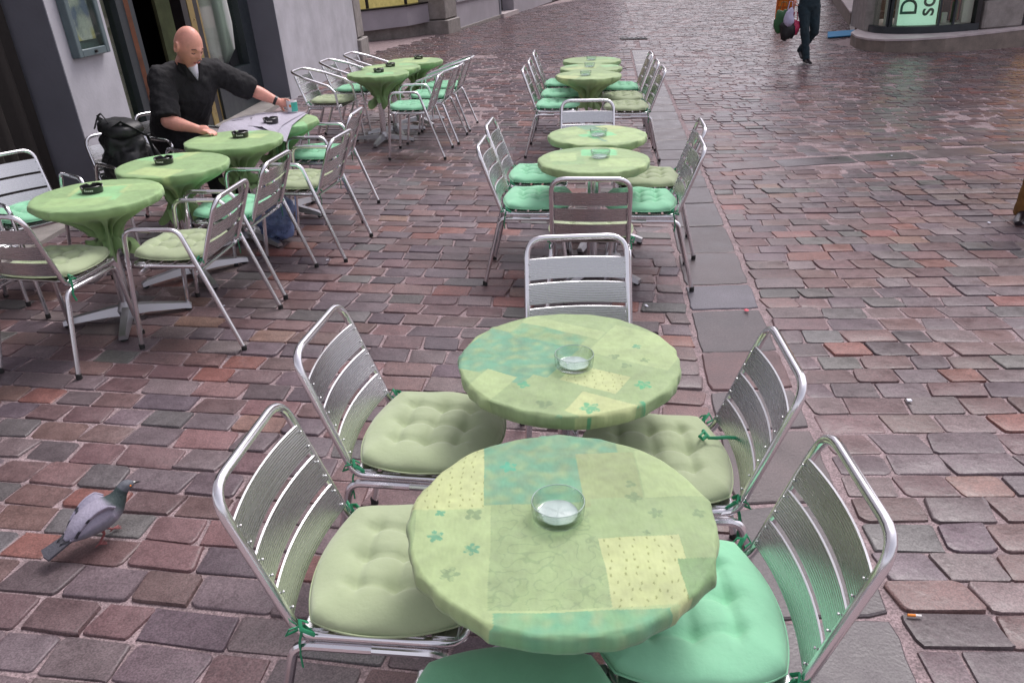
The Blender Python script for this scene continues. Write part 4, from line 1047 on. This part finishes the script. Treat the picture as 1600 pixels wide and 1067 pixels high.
# backpack --------------------------------------------------------
bk = empty('backpack', (-2.52, 5.43, .47), R_(-38), 'black rucksack slumped on an armchair between wall and tables', 'backpack')
def blob(rx, ry, rz_, n=40, m=26, pw=3.0, amp=.012, seed=0, top=1):
    vs = []; 
    for i in range(m+1):
        t = PI*i/m
        for k in range(n):
            a = 2*PI*k/n; c, s = math.cos(a), math.sin(a); q = (abs(c)**pw+abs(s)**pw)**(-1/pw)
            st, ct = math.sin(t), math.cos(t); qq = (abs(st)**2.6+abs(ct)**2.6)**(-1/2.6)
            x_, y_, z = rx*c*q*st*qq, ry*s*q*st*qq, -rz_*ct*qq
            d = 1+amp/min(rx, ry)*(nz(x_*9+seed, y_*9, z*9)+.6*nz(x_*22, y_*22+seed, z*22))
            vs.append((x_*d, y_*d, z*d+rz_))
    return vs, [(i*n+k, i*n+(k+1) % n, (i+1)*n+(k+1) % n, (i+1)*n+k) for i in range(m) for k in range(n)]
vs, fs = blob(.17, .13, .215, n=64, m=40, amp=.036, seed=2)
# local +Y looks toward the tables; bag leans along the chair back, top sagging to one side
vs = [(x_*(1-.25*max(0, z-.25)/.2)+(.10*z-.03), y_-.08-.12*z*.6, z*.98) for x_, y_, z in vs]
MB().add(vs, fs).build('body', M['black_nylon'], bk, sharp=180)
vs, fs = blob(.13, .05, .12, amp=.014, seed=5); vs = [(x_+.01, y_+.05-.05*z, z+.03) for x_, y_, z in vs]
MB().add(vs, fs).build('front_pocket', M['black_nylon'], bk, sharp=180)
vs, fs = blob(.15, .12, .055, amp=.012, seed=8); vs = [(x_+.03, y_-.11, z+.36-.10*x_) for x_, y_, z in vs]
MB().add(vs, fs).build('lid', M['black_nylon'], bk, sharp=180)
MB().tube([(-.02, -.20, .44), (-.03, -.21, .50), (.02, -.21, .52), (.05, -.19, .46)], .009, 8, flat=.5).build('carry_handle', M['black_nylon'], bk)
for s in (-1, 1): MB().tube([(s*.09, -.22, .42), (s*.15, -.16, .47), (s*.19, -.02, .36), (s*.18, .02, .18), (s*.15, -.02, .06)], .016, 8, flat=.35).build('strap', M['black_nylon'], bk)
MB().box((.03, .032, .285), (.055, .004, .014), rz=0, rx=R_(-25)).build('reflective_strip', M['tag'], bk)
MB().tube([(.08, .05, .30), (.10, .06, .24), (.09, .07, .18)], .004, 6).build('zip_pull', M['alu'], bk)
# plastic bag on the ground
pbg = gp(440, 383); vs, fs = blob(.12, .10, .15, amp=.035, seed=11)
vs = [(x_*(1-.9*max(0, z-.2)), y_*(1-.9*max(0, z-.2)), z*1.25) for x_, y_, z in vs]
pb = empty('plastic_bag', (pbg.x-.02, pbg.y+.06, .004), 0, 'crumpled blue and white plastic bag on the cobbles under an armchair', 'bag')
MB().add(vs, fs).build('bag_body', M['poly_bag'], pb, sharp=180)
for s in (-1, 1): MB().tube([(s*.02, 0, .34), (s*.05, 0, .40), (s*.06, .02, .42), (s*.03, .03, .35)], .008, 6, flat=.4).build('bag_handle', M['poly_bag'], pb)
# cigarette butt
cg = gp(1427, 966); cb = empty('cigarette_butt', (cg.x, cg.y, .013), R_(-8), 'cigarette butt lying on the cobbles at lower right', 'cigarette butt')
MB().tube([(-.019, 0, 0), (.004, 0, 0)], .0042, 10).build('filter', M['cig_filter'], cb); MB().tube([(.0042, 0, 0), (.021, 0, 0)], .004, 10).build('paper', M['cig_paper'], cb)
pk = gp(1166, 487); tag(MB().lathe([(0, .0), (.012, 0), (.014, .004), (.008, .008), (0, .008)], (pk.x, pk.y, .006), 12).build('chewing_gum', mat('pink gum', (.7, .12, .16), .6)), 'small pink blob stuck on the slab strip joint', 'litter')
# litter specks that can be seen as white dots
lit = MB()
for (X, Y) in ((1393, 245), (840, 466), (1180, 130), (1237, 98), (512, 408), (1545, 350), (1420, 628), (1300, 207), (1010, 480), (350, 480)):
    g = gp(X, Y); lit.box((g.x, g.y, .010), (random.uniform(.012, .03), random.uniform(.008, .02), .004), rz=random.uniform(0, 3))
tag(lit.build('litter_specks', M['tag'], smooth=False), 'tiny scraps of pale litter scattered over the cobbles', 'litter', kind='stuff')

# ------------------------------------------------------------------ pigeon
pgA = gp(85, 862, .05); pgB = gp(206, 764, .15)
pc = (pgA+pgB)/2; hd = math.atan2(pgB.y-pgA.y, pgB.x-pgA.x)
pg = empty('pigeon', (pc.x, pc.y, 0), hd, 'grey pigeon with dark wing bars walking over the cobbles at left', 'pigeon')
LG, DG, NK, WH, MG = (.33, .31, .39), (.035, .035, .045), (.035, .055, .055), (.60, .60, .62), (.20, .20, .25)
secs = [(-.105, .085, .010, .008), (-.085, .092, .030, .022), (-.055, .105, .046, .038), (-.015, .118, .056, .050), (.03, .128, .056, .054), (.065, .142, .046, .048), (.088, .165, .032, .034), (.104, .192, .023, .025), (.116, .212, .0215, .022), (.130, .223, .021, .021), (.145, .222, .016, .015), (.155, .218, .008, .007)]
vs, cs = [], []; n = 28
def catm(arr, t):
    i = min(int(t), len(arr)-2); f = t-i; p0, p1, p2, p3 = arr[max(i-1, 0)], arr[i], arr[i+1], arr[min(i+2, len(arr)-1)]
    return [.5*((2*b)+(-a+c)*f+(2*a-5*b+4*c-d)*f*f+(-a+3*b-3*c+d)*f**3) for a, b, c, d in zip(p0, p1, p2, p3)]
secs = [(a, b*.86 if b < .15 else .129+(b-.15)*.62, c, d) for a, b, c, d in secs]
ST = [catm(secs, t/5) for t in range(0, (len(secs)-1)*5+1)]
for q in range(len(ST)):
    x_, z, w_, h_ = ST[q]
    x2 = ST[min(q+1, len(ST)-1)]; x1 = ST[max(q-1, 0)]; d = Vector((x2[0]-x1[0], 0, x2[1]-x1[1])).normalized(); up = Vector((-d.z, 0, d.x))
    for k in range(n):
        a = 2*PI*k/n; p = Vector((x_, 0, z))+Vector((0, 1, 0))*w_*math.cos(a)+up*h_*math.sin(a); vs.append(p)
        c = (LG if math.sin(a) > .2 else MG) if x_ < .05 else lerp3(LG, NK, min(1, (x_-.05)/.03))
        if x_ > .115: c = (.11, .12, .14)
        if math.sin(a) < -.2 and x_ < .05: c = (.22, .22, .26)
        cs.append(c)
m = len(ST); fs = [(i*n+k, i*n+(k+1) % n, (i+1)*n+(k+1) % n, (i+1)*n+k) for i in range(m-1) for k in range(n)]+[tuple(range(n-1, -1, -1)), tuple(range((m-1)*n, m*n))]
MB().add(vs, fs, cs).build('body', M['pigeon'], pg, sharp=180)
for s in (-1, 1):
    vs, cs = [], []; NU, NV = 40, 14
    for i in range(NU+1):
        u = i/NU; x_ = .062-.185*u
        for j in range(NV+1):
            v = j/NV; zc = .143-.058*u; 
            wid = (.055*math.sin(PI*min(1, u*1.15+.13))**.6)*(1-.55*u**2.5)
            ang = -.35+1.55*v
            bw = .057-.030*u**1.5
            fl = min(1, u/.12); y_ = s*(bw*math.cos(ang*.9+.25)*(.86+.14*fl)); z = zc-.014*(2-fl)+wid*.9*math.sin(1.25-ang)
            if u > .75: y_ *= 1-.5*(u-.75)/.25
            vs.append((x_, y_, z))
            c = LG
            if .46+.06*v < u < .54+.06*v and v < .95: c = DG
            elif .66+.05*v < u < .76+.05*v: c = DG
            elif u > .84: c = (.05, .05, .06)
            elif u > .50 and v > .45: c = WH if .58 < u < .64 else (.05, .05, .065)
            cs.append(c)
    fs = [(i*(NV+1)+j, (i+1)*(NV+1)+j, (i+1)*(NV+1)+j+1, i*(NV+1)+j+1) for i in range(NU) for j in range(NV)]
    if s < 0: fs = [q[::-1] for q in fs]
    w = MB().add(vs, fs, cs).build('wing', M['pigeon'], pg, sharp=180); md = w.modifiers.new('thick', 'SOLIDIFY'); md.thickness = .006
mb = MB()
vs = [(-.07, -.024, .086), (-.07, .024, .086), (-.175, .036, .056), (-.180, 0, .054), (-.175, -.036, .056)]
mb.add(vs+[(a, b, c-.008) for a, b, c in vs], [(0, 1, 2, 3, 4), (9, 8, 7, 6, 5)]+[(i, (i+1) % 5+0, (i+1) % 5+5, i+5) for i in range(5)], [(.07, .07, .085)]*10)
mb.build('tail', M['pigeon'], pg, smooth=False)
MB().tube([(.158, 0, .171), (.172, 0, .168), (.181, 0, .163)], [.0045, .0032, .001], 8).build('beak', M['frame_black'], pg)
MB().ball((.158, 0, .174), (.006, .0045, .004)).build('cere', M['white_paint'], pg)
for s in (-1, 1):
    MB().ball((.139, s*.0185, .178), .0034).build('eye', M['orange'], pg)
    lg = MB(); fx = .02+.035*s
    lg.tube([(.005, s*.024, .09), (.012, s*.024, .05), (fx, s*.024, .014)], [.010, .0045, .0038], 8)
    for a in (-.5, 0, .5): lg.tube([(fx, s*.024, .016), (fx+.026*math.cos(a), s*.024+.026*math.sin(a), .009)], [.0036, .0022], 6)
    lg.tube([(fx, s*.024, .015), (fx-.014, s*.024, .009)], [.0033, .002], 6)
    lg.build('leg', M['pink'], pg).scale = (1, 1, .88)

# ------------------------------------------------------------------ people
def capsules(mb, pts, rs, n=14):
    """rounded limb through pts, closed so that the fuse step can unite it with the rest"""
    P = [Vector(p) for p in pts]
    for i in range(len(P)-1):
        mb.tube([P[i], P[i].lerp(P[i+1], .5), P[i+1]], [rs[i], (rs[i]+rs[i+1])/2*1.02, rs[i+1]], n)
    for p, r in zip(P, rs): mb.ball(p, r*.995, n, 9)
def trunk(mb, rings, side, n=28):
    """elliptic sections (centre, half width, half depth) along the trunk"""
    vs = []
    for i, (c, w, d) in enumerate(rings):
        t = (rings[min(i+1, len(rings)-1)][0]-rings[max(i-1, 0)][0]).normalized(); sd = (side-side.dot(t)*t).normalized(); fw_ = sd.cross(t)*-1
        for k in range(n):
            a = 2*PI*k/n; ca, sa = math.cos(a), math.sin(a); q = (abs(ca)**2.5+abs(sa)**2.5)**(-1/2.5)
            vs.append(c+sd*w*ca*q+(t.cross(sd))*d*sa*q)
    m = len(rings); fs = [(i*n+k, i*n+(k+1) % n, (i+1)*n+(k+1) % n, (i+1)*n+k) for i in range(m-1) for k in range(n)]+[tuple(range(n-1, -1, -1)), tuple(range((m-1)*n, m*n))]
    mb.add(vs, fs)
def fuse(o, voxel, it=4):
    r = o.modifiers.new('fuse', 'REMESH'); r.mode = 'VOXEL'; r.voxel_size = voxel; r.use_smooth_shade = True
    sm = o.modifiers.new('soften', 'SMOOTH'); sm.factor = .5; sm.iterations = it
def head_mesh(c, fwd, upv=(0, 0, 1), size=1.0):
    """skull with brow, eye sockets, nose, lips, chin, ears; returns verts, faces and the frame"""
    f = Vector(fwd).normalized(); u = Vector(upv); u = (u-u.dot(f)*f).normalized(); s = f.cross(u); n, m = 56, 44; vs = []
    G = lambda x_, a, w_: math.exp(-((x_-a)/w_)**2)
    for i in range(m+1):
        t = PI*i/m; ct, st = -math.cos(t), math.sin(t)
        for k in range(n):
            a = 2*PI*k/n; y_, x_ = math.cos(a)*st, math.sin(a)*st; z = ct   # y_ forward
            X, Y, Z = .074*x_, .096*y_, .118*z
            if z < 0: X *= 1-.12*(-z)**1.4; Y *= (1-.10*(-z)) if y_ > 0 else (1-.42*(-z))
            fr = max(0, y_)**2
            az = x_/max(.2, abs(y_)+.2)
            Y += fr*(.010*G(z, .20, .09)*G(x_, 0, .5)             # brow
                 - .019*G(z, .05, .10)*(G(x_, .36, .16)+G(x_, -.36, .16))  # sockets
                 + .034*G(z, -.22, .09)*G(x_, 0, .12)+.020*G(z, -.05, .16)*G(x_, 0, .085)  # nose
                 + .006*G(z, -.47, .05)*G(x_, 0, .22)+.005*G(z, -.57, .05)*G(x_, 0, .20)   # lips
                 - .004*G(z, -.52, .025)*G(x_, 0, .2) + .012*G(z, -.78, .16)*G(x_, 0, .34)) # chin
            X += x_*fr*.012*G(z, -.15, .18)*G(abs(x_), .55, .25)
            vs.append(Vector(c)+size*(s*X+f*Y+u*Z))
    fs = [(i*n+k, (i+1)*n+k, (i+1)*n+(k+1) % n, i*n+(k+1) % n) for i in range(m) for k in range(n)]
    mb = MB().add(vs, fs)
    for q in (-1, 1):   # ears
        e0 = Vector(c)+size*(s*q*.073-f*.004-u*.004)
        pts = [e0+size*(s*q*.010*math.cos(b)*0+s*q*.008+f*(.014*math.cos(b)-.006)+u*.030*math.sin(b)) for b in [2*PI*j/12 for j in range(12)]]
        mb.tube(pts, .006*size, 6, closed=True); mb.ball(e0+s*q*.001, (.008, .014, .02))
    return mb, f, u, s
def hand_chains(wrist, dirv, palm_n, curl, spread=.35, size=1.0, thumb=1):
    """palm + five fingers as separate skinned chains rooted in the palm"""
    d = Vector(dirv).normalized(); n_ = Vector(palm_n); n_ = (n_-n_.dot(d)*d).normalized(); sd = d.cross(n_)
    mb = MB(); w = Vector(wrist)
    mb.tube([w-d*.01, w+d*.03*size, w+d*.065*size, w+d*.088*size], [.026*size, .036*size, .040*size, .030*size], 12, flat=.5 if abs(T_dot(d, n_)) < .5 else .5)
    mb2 = MB()
    for j, L in enumerate((.070, .080, .075, .058)):
        o = (j-1.5)*.019*size; base = w+d*.078*size+sd*o*thumb; dd = (d+sd*thumb*(j-1.5)*.08*spread).normalized(); pts = [base]; ang = 0
        for seg, fr in enumerate((.45, .32, .23)):
            ang += curl*(.7 if seg == 0 else 1.0); dv = dd*math.cos(ang)+n_*math.sin(ang); pts.append(pts[-1]+dv*L*fr*size)
        mb2.tube([pts[0]-dd*.015, *pts], [.0105*size, .0100*size, .0092*size, .0085*size, .0065*size], 8)
        mb2.ball(pts[-1], .0068*size, 6, 4)
    tb = w+d*.025*size-sd*thumb*.026*size; t1 = tb+(d*.6-sd*thumb*.75+n_*.25).normalized()*.038*size; t2 = t1+(d*.75-sd*thumb*.1+n_*.6).normalized()*.030*size
    mb2.tube([tb, t1, t2], [.014*size, .0115*size, .008*size], 8); mb2.ball(t2, .0078*size, 6, 4)
    return mb, mb2
def T_dot(a, b): return a.dot(b)
def person(name, J, label, tops, legs_m, shoes_m, hair=None, face=True, extra=None, voxel=.0055, palm=None, sleeve='short', lids=False):
    root = empty(name, (J['pelvis'][0], J['pelvis'][1], 0), 0, label, 'person')
    O = Vector(root.location)
    V = {k: Vector(v)-O for k, v in J.items() if isinstance(v, tuple) and not k.startswith(('face', 'hand', 'palm', 'headup'))}
    side = (V['shL']-V['shR']).normalized(); b_ = J.get('bulk', 1.0)
    def mid(a, b, t): return V[a].lerp(V[b], t)
    mb = MB()
    trunk(mb, [(V['pelvis']-Vector((0, 0, .07)), .12*b_, .09*b_), (V['pelvis'], .155*b_, .115*b_), (V['waist'], .14*b_, .105*b_), (V['chest'], .165*b_, .115*b_), (mid('chest', 'neck', .6), .15*b_, .09*b_), (mid('chest', 'neck', .95), .07, .06)], side)
    capsules(mb, [mid('chest', 'neck', .8), V['neck'], V['headb'], V['headb'].lerp(V['head'], .5)], [.066*b_, .060*b_, .055*b_, .05])
    for q in 'LR':
        capsules(mb, [mid('chest', 'neck', .55), V['sh'+q], mid('sh'+q, 'el'+q, .5), V['el'+q]], [.07, .060*b_, .050*b_, .042*b_])
        capsules(mb, [V['el'+q], mid('el'+q, 'wr'+q, .3), mid('el'+q, 'wr'+q, .75), V['wr'+q]], [.041*b_, .043*b_, .031*b_, .026*b_])
        capsules(mb, [V['hip'+q], mid('hip'+q, 'kn'+q, .5), V['kn'+q], mid('kn'+q, 'an'+q, .3), V['an'+q]], [.088, .075, .056, .055, .031])
        capsules(mb, [V['an'+q]-Vector((0, 0, .02)), V['to'+q]], [.026, .014])
    hm, f, u, s = head_mesh(V['head'], J['face'], J.get('headup', (0, 0, 1)), J.get('hs', 1.0)); mb.add([Vector(v) for v in hm.v], hm.f)
    for sdn, th in (('L', 1), ('R', -1)):
        w = V['wr'+sdn]; d = Vector(J['hand'+sdn]); pn, curl, tt = J['palm'+sdn]
        a, b = hand_chains(w, d, pn, curl, thumb=tt)
        mb.add([Vector(v) for v in a.v], a.f); mb.add([Vector(v) for v in b.v], b.f)
    body = mb.build('body', M['skin'], root, sharp=180)
    fuse(body, voxel, 3)
    # shirt
    mb = MB(); dn = V['pelvis']-V['waist']
    trunk(mb, [(V['pelvis']+dn*(.22 if sleeve == 'short' else -.70), .185*b_, .155*b_), (V['pelvis']+dn*(0 if sleeve == 'short' else -.8), .19*b_, .15*b_), (V['waist'], .18*b_, .145*b_), (V['chest'], .205*b_, .150*b_), (mid('chest', 'neck', .5), .195*b_, .115*b_), (mid('chest', 'neck', .86), .088*b_, .078*b_)], side)
    for q in 'LR':
        se_ = .97 if sleeve == 'short' else 1
        capsules(mb, [mid('chest', 'neck', .5), V['sh'+q], mid('sh'+q, 'el'+q, .5)], [.09*b_, .084*b_, .080*b_])
        mb.tube([V['sh'+q], mid('sh'+q, 'el'+q, .5), mid('sh'+q, 'el'+q, se_)], [.080*b_, .081*b_, .080*b_ if sleeve == 'short' else .062], 18)
        if sleeve == 'long': capsules(mb, [V['el'+q], mid('el'+q, 'wr'+q, .92)], [.060, .044])
    so_ = mb.build('shirt' if sleeve == 'short' else 'jacket', tops, root, sharp=180); fuse(so_, .011, 5)
    dt = bpy.data.textures.new('fold', 'CLOUDS'); dt.noise_scale = .075; dm = so_.modifiers.new('folds', 'DISPLACE'); dm.texture = dt; dm.strength = .034; dm.mid_level = .55
    # trousers
    mb = MB()
    trunk(mb, [(V['pelvis']-Vector((0, 0, .10)), .12, .10), (V['pelvis']-Vector((0, 0, .02)), .175, .13), (V['pelvis']+Vector((0, 0, .20)), .155, .12)], (V['hipL']-V['hipR']).normalized())
    for q in 'LR':
        capsules(mb, [V['hip'+q], mid('hip'+q, 'kn'+q, .5), V['kn'+q]], [.105, .090, .074])
        dn = (V['an'+q]-V['kn'+q]).normalized()
        mb.tube([V['kn'+q], mid('kn'+q, 'an'+q, .5), V['an'+q]+dn*J.get('hem', .02)], [.072, .064*J.get('wide', 1), .060*J.get('wide', 1)], 16)
    tr = mb.build('trousers', legs_m, root, sharp=180); fuse(tr, .011, 4)
    dt2 = bpy.data.textures.new('fold2', 'CLOUDS'); dt2.noise_scale = .06; dm = tr.modifiers.new('folds', 'DISPLACE'); dm.texture = dt2; dm.strength = .024; dm.mid_level = .5
    for q in 'LR':
        a, t = V['an'+q], V['to'+q]; d = (t-a); d.z = 0; d = d.normalized(); sd = Vector((-d.y, d.x, 0)); base = a.z-.075; pit = math.atan2(t.z-(a.z-.045), .15)
        vs = []; prof = [(-.080, .030, .075), (-.06, .042, .105), (-.01, .044, .12), (.05, .044, .088), (.11, .046, .058), (.16, .043, .045), (.195, .028, .034)]
        for (l_, w_, h_) in prof:
            for k in range(14):
                b = 2*PI*k/14; cy_, sz_ = math.cos(b), math.sin(b); z = h_*max(-.0, (sz_+1)/2)
                rise = (t.z-(a.z-.045))/.17*max(0, l_+.05)
                vs.append(a+d*l_+sd*w_*cy_*(1 if sz_ < .2 else .85)+Vector((0, 0, base-a.z+z+rise)))
        fs = [(i*14+k, i*14+(k+1) % 14, (i+1)*14+(k+1) % 14, (i+1)*14+k) for i in range(6) for k in range(14)]+[tuple(range(13, -1, -1)), tuple(range(84, 98))]
        MB().add(vs, fs).build('shoe', shoes_m, root, sharp=60)
    H = V['head']; hs_ = J.get('hs', 1.0)
    def at(x_, y_, z): return H+hs_*(s*x_+f*y_+u*z)
    for q in (-1, 1):
        if lids: MB().tube([at(q*.016, .0835, .000), at(q*.029, .0845, -.004), at(q*.043, .0735, .000)], .0028*hs_, 6).build('eyelid', M['brow'], root)
        else: MB().ball(at(q*.029, .079, .006), .010*hs_).build('eye', M['eye'], root)
        MB().tube([at(q*.015, .092, .024), at(q*.030, .091, .029), at(q*.046, .080, .023)], .0030*hs_, 6).build('eyebrow', M['brow'], root)
    MB().tube([at(-.022, .086, -.061), at(0, .0965, -.060), at(.022, .086, -.061)], .004*hs_, 6).build('mouth', M['lip'], root)
    if hair:
        mb = MB(); n, m = 30, 14; vs = []
        for i in range(m+1):
            t = .62*PI*i/m
            for k in range(n):
                a = 2*PI*k/n; st, ct = math.sin(t), math.cos(t); yy = math.cos(a)*st
                cut = 1
                if yy > .35 and ct < .35: cut = .93
                vs.append(at(.080*math.sin(a)*st*cut, .103*yy*cut-.004, .125*ct+.004+.003*math.sin(k*5)))
        mb.add(vs, [(i*n+k, i*n+(k+1) % n, (i+1)*n+(k+1) % n, (i+1)*n+k) for i in range(m) for k in range(n)]); mb.build('hair', hair, root, sharp=180)
    return root, V, (H, f, u, s)
# bald man at the newspaper table
J = dict(pelvis=(-2.60, 6.33, .53), waist=(-2.56, 6.30, .74), chest=(-2.43, 6.215, 1.02), neck=(-2.355, 6.12, 1.19), headb=(-2.29, 6.05, 1.26), head=(-2.265, 6.01, 1.32),
    face=(.80, -.50, -.48), headup=(.45, -.28, 1), hs=1.18, bulk=1.2,
    shR=(-2.50, 5.985, 1.10), elR=(-2.43, 5.78, .835), wrR=(-2.22, 5.74, .785), handR=(.9, -.25, -.10), palmR=((0, 0, -1), .25, -1),
    shL=(-2.24, 6.36, 1.10), elL=(-2.01, 6.52, .93), wrL=(-1.835, 6.545, .835), handL=(.85, -.25, -.12), palmL=((-.2, -1, -.1), .45, -1),
    hipR=(-2.62, 6.23, .52), knR=(-2.28, 6.00, .53), anR=(-2.20, 5.96, .085), toR=(-2.06, 5.87, .04),
    hipL=(-2.52, 6.40, .52), knL=(-2.18, 6.19, .53), anL=(-2.10, 6.15, .085), toL=(-1.96, 6.06, .04))
man, V, (H, f, u, s) = person('person', J, 'bald man in a black shirt reading a newspaper, one hand on a mug', M['black_fabric'], M['black_fabric'], M['shoe'], lids=True)
def at(x_, y_, z, k=1.18): return H+k*(s*x_+f*y_+u*z)
# white undershirt in the open collar, collar flaps, wristwatch
N_ = V['neck']; C_ = V['chest']; fd = Vector((.82, -.57, 0)); sdv = Vector((.57, .82, 0))
CH_ = C_.lerp(N_, .5)
fr_ = lambda t, off: C_.lerp(N_, t)+fd*(.150*1.2*(1-t)+.085*t+off)
vs = [fr_(1.0, .0)-sdv*.045, fr_(1.0, .0)+sdv*.045, fr_(.62, .010)+sdv*.024, fr_(.30, .012), fr_(.62, .010)-sdv*.024, fr_(.9, .012)]
mb = MB(); mb.add(vs+[v-fd*.04 for v in vs], [(0, 4, 5), (4, 3, 5), (3, 2, 5), (2, 1, 5), (0, 5, 1)]+[(0, 6, 10, 4), (4, 10, 9, 3), (3, 9, 8, 2), (2, 8, 7, 1)])
mb.build('undershirt', M['white_knit'], man, sharp=180)
for q in (-1, 1):
    MB().add([fr_(1.12, -.05)+sdv*q*.080, fr_(1.02, .005)+sdv*q*.062, fr_(.26, .018)+sdv*q*.004, fr_(.5, -.005)+sdv*q*.070, fr_(.85, -.03)+sdv*q*.105],
             [(0, 1, 3, 4), (1, 2, 3)]).build('collar', M['black_fabric'], man, smooth=False).modifiers.new('t', 'SOLIDIFY').thickness = .008
wv = V['wrL']; dv = (V['wrL']-V['elL']).normalized()
MB().tube([wv-dv*.03, wv-dv*.008], .037, 16).build('watch_strap', M['frame_black'], man)
# walker with shopping bags, only his legs in view
bx, by = 5.27, 14.45
Jw = dict(hem=.05, pelvis=(bx+.02, by+.10, .96), waist=(bx+.02, by+.10, 1.12), chest=(bx+.02, by+.10, 1.34), neck=(bx+.02, by+.10, 1.53), headb=(bx+.02, by+.10, 1.60), head=(bx+.02, by+.08, 1.69), face=(-.1, -1, -.05),
    shL=(bx+.20, by+.10, 1.44), elL=(bx+.27, by+.16, 1.20), wrL=(bx+.20, by-.08, 1.25), handL=(-.6, -.7, .1), palmL=((-1, 0, 0), .35, 1),
    shR=(bx-.16, by+.10, 1.44), elR=(bx-.23, by+.14, 1.19), wrR=(bx-.27, by+.0, 1.05), handR=(0, -.1, -1), palmR=((1, 0, 0), .9, -1),
    hipL=(bx+.11, by+.10, .93), knL=(bx+.17, by+.08, .52), anL=(bx+.07, by+.36, .20), toL=(bx+.06, by+.25, .10),
    hipR=(bx-.07, by+.10, .93), knR=(bx-.02, by+.02, .50), anR=(bx+.06, by+.02, .085), toR=(bx+.07, by-.12, .04))
person('person', Jw, 'pedestrian in dark jeans walking with shopping bags, cut off above the hips', M['grey_knit'], M['denim'], M['shoe'], hair=M['hair'], sleeve='long', voxel=.009)
bgx, bgy = bx-.27, by+.05
def carrier(name, x_, y_, z, w_, h_, m, label, seed):
    o = empty(name, (x_, y_, z), random.uniform(-.4, .4), label, 'bag', 'shopping bags carried by the pedestrian')
    vs, fs = blob(w_/2, .07, h_/2, n=24, m=14, amp=.02, seed=seed); MB().add(vs, fs).build('bag_body', m, o, sharp=180)
    for s_ in (-1, 1): MB().tube([(-w_*.25, s_*.03, h_*.95), (-w_*.15, s_*.02, h_+.12), (w_*.15, s_*.02, h_+.12), (w_*.25, s_*.03, h_*.95)], .005, 6).build('bag_handle', m, o)
carrier('shopping_bag', bgx-.05, bgy, .40, .26, .34, M['black_nylon'], 'black carrier bag with pink edge hanging beside the walking legs', 3)
carrier('shopping_bag', bgx-.12, bgy+.12, .52, .26, .36, mat('green carrier', (.03, .12, .04), .5), 'dark green carrier bag behind the black one', 5)
carrier('shopping_bag', bgx-.08, bgy-.10, .62, .16, .28, mat('white and violet carrier', (.5, .48, .65), .4), 'small white carrier bag above the black one', 7)
carrier('shopping_bag', bgx+.08, bgy+.06, .46, .16, .26, mat('pink carrier', (.5, .03, .10), .5), 'pink carrier bag nearest the walking legs', 9)
# passer-by at the right edge: one trouser leg and shoe in view
qx, qy = 3.77, 5.42
Jp = dict(hem=.045, wide=1.15, pelvis=(qx+.12, qy+.05, .95), waist=(qx+.12, qy+.05, 1.12), chest=(qx+.12, qy+.05, 1.34), neck=(qx+.12, qy+.05, 1.52), headb=(qx+.12, qy+.05, 1.59), head=(qx+.11, qy+.05, 1.68), face=(-.3, -1, 0),
    shL=(qx+.30, qy+.02, 1.43), elL=(qx+.35, qy, 1.15), wrL=(qx+.34, qy-.08, .92), handL=(0, -.2, -1), palmL=((-1, 0, 0), .35, 1),
    shR=(qx-.06, qy+.10, 1.43), elR=(qx+.0, qy+.16, 1.16), wrR=(qx+.04, qy+.22, .95), handR=(0, .1, -1), palmR=((1, 0, 0), .4, -1),
    hipR=(qx+.03, qy+.08, .92), knR=(qx+.01, qy+.03, .50), anR=(qx+.0, qy+.06, .085), toR=(qx-.10, qy-.06, .04),
    hipL=(qx+.21, qy+.03, .92), knL=(qx+.26, qy-.10, .52), anL=(qx+.34, qy+.22, .12), toL=(qx+.26, qy+.10, .05))
person('person', Jp, 'passer-by in loose ochre-brown trousers and a black shoe cut off by the right edge', M['grey_knit'], M['brown_twill'], M['shoe'], hair=M['hair'], sleeve='long', voxel=.009)

# ------------------------------------------------------------------ things by the right-hand shops
g1 = gp(1213, 40); ob = empty('orange_stand', (g1.x+.22, g1.y+.1, 0), R_(-14), 'orange grid-front stand on a white foot in the street', 'stand')
MB().box((0, 0, .07), (.50, .40, .14), bev=.01).build('foot', M['white_paint'], ob)
MB().box((0, .05, .75), (.46, .22, 1.2)).build('panel', M['orange'], ob, smooth=False)
for k in range(6): MB().box((0, -.075, .24+.2*k), (.46, .03, .03)).build('grid_bar', M['orange_dark'], ob, smooth=False)
for k in range(4): MB().box((-.21+.14*k, -.092, .75), (.03, .003, 1.18)).build('grid_bar', M['orange_dark'], ob, smooth=False)
a, b, c, d = gp(1293, 61), gp(1346, 57), gp(1346, 48.5), gp(1293, 52.5)
tag(MB().prism([(p.x, p.y) for p in (a, b, c, d)], .012, .035).build('blue_mat', M['blue_mat'], smooth=False), 'flat blue mat on the cobbles by the shop entrance', 'mat')
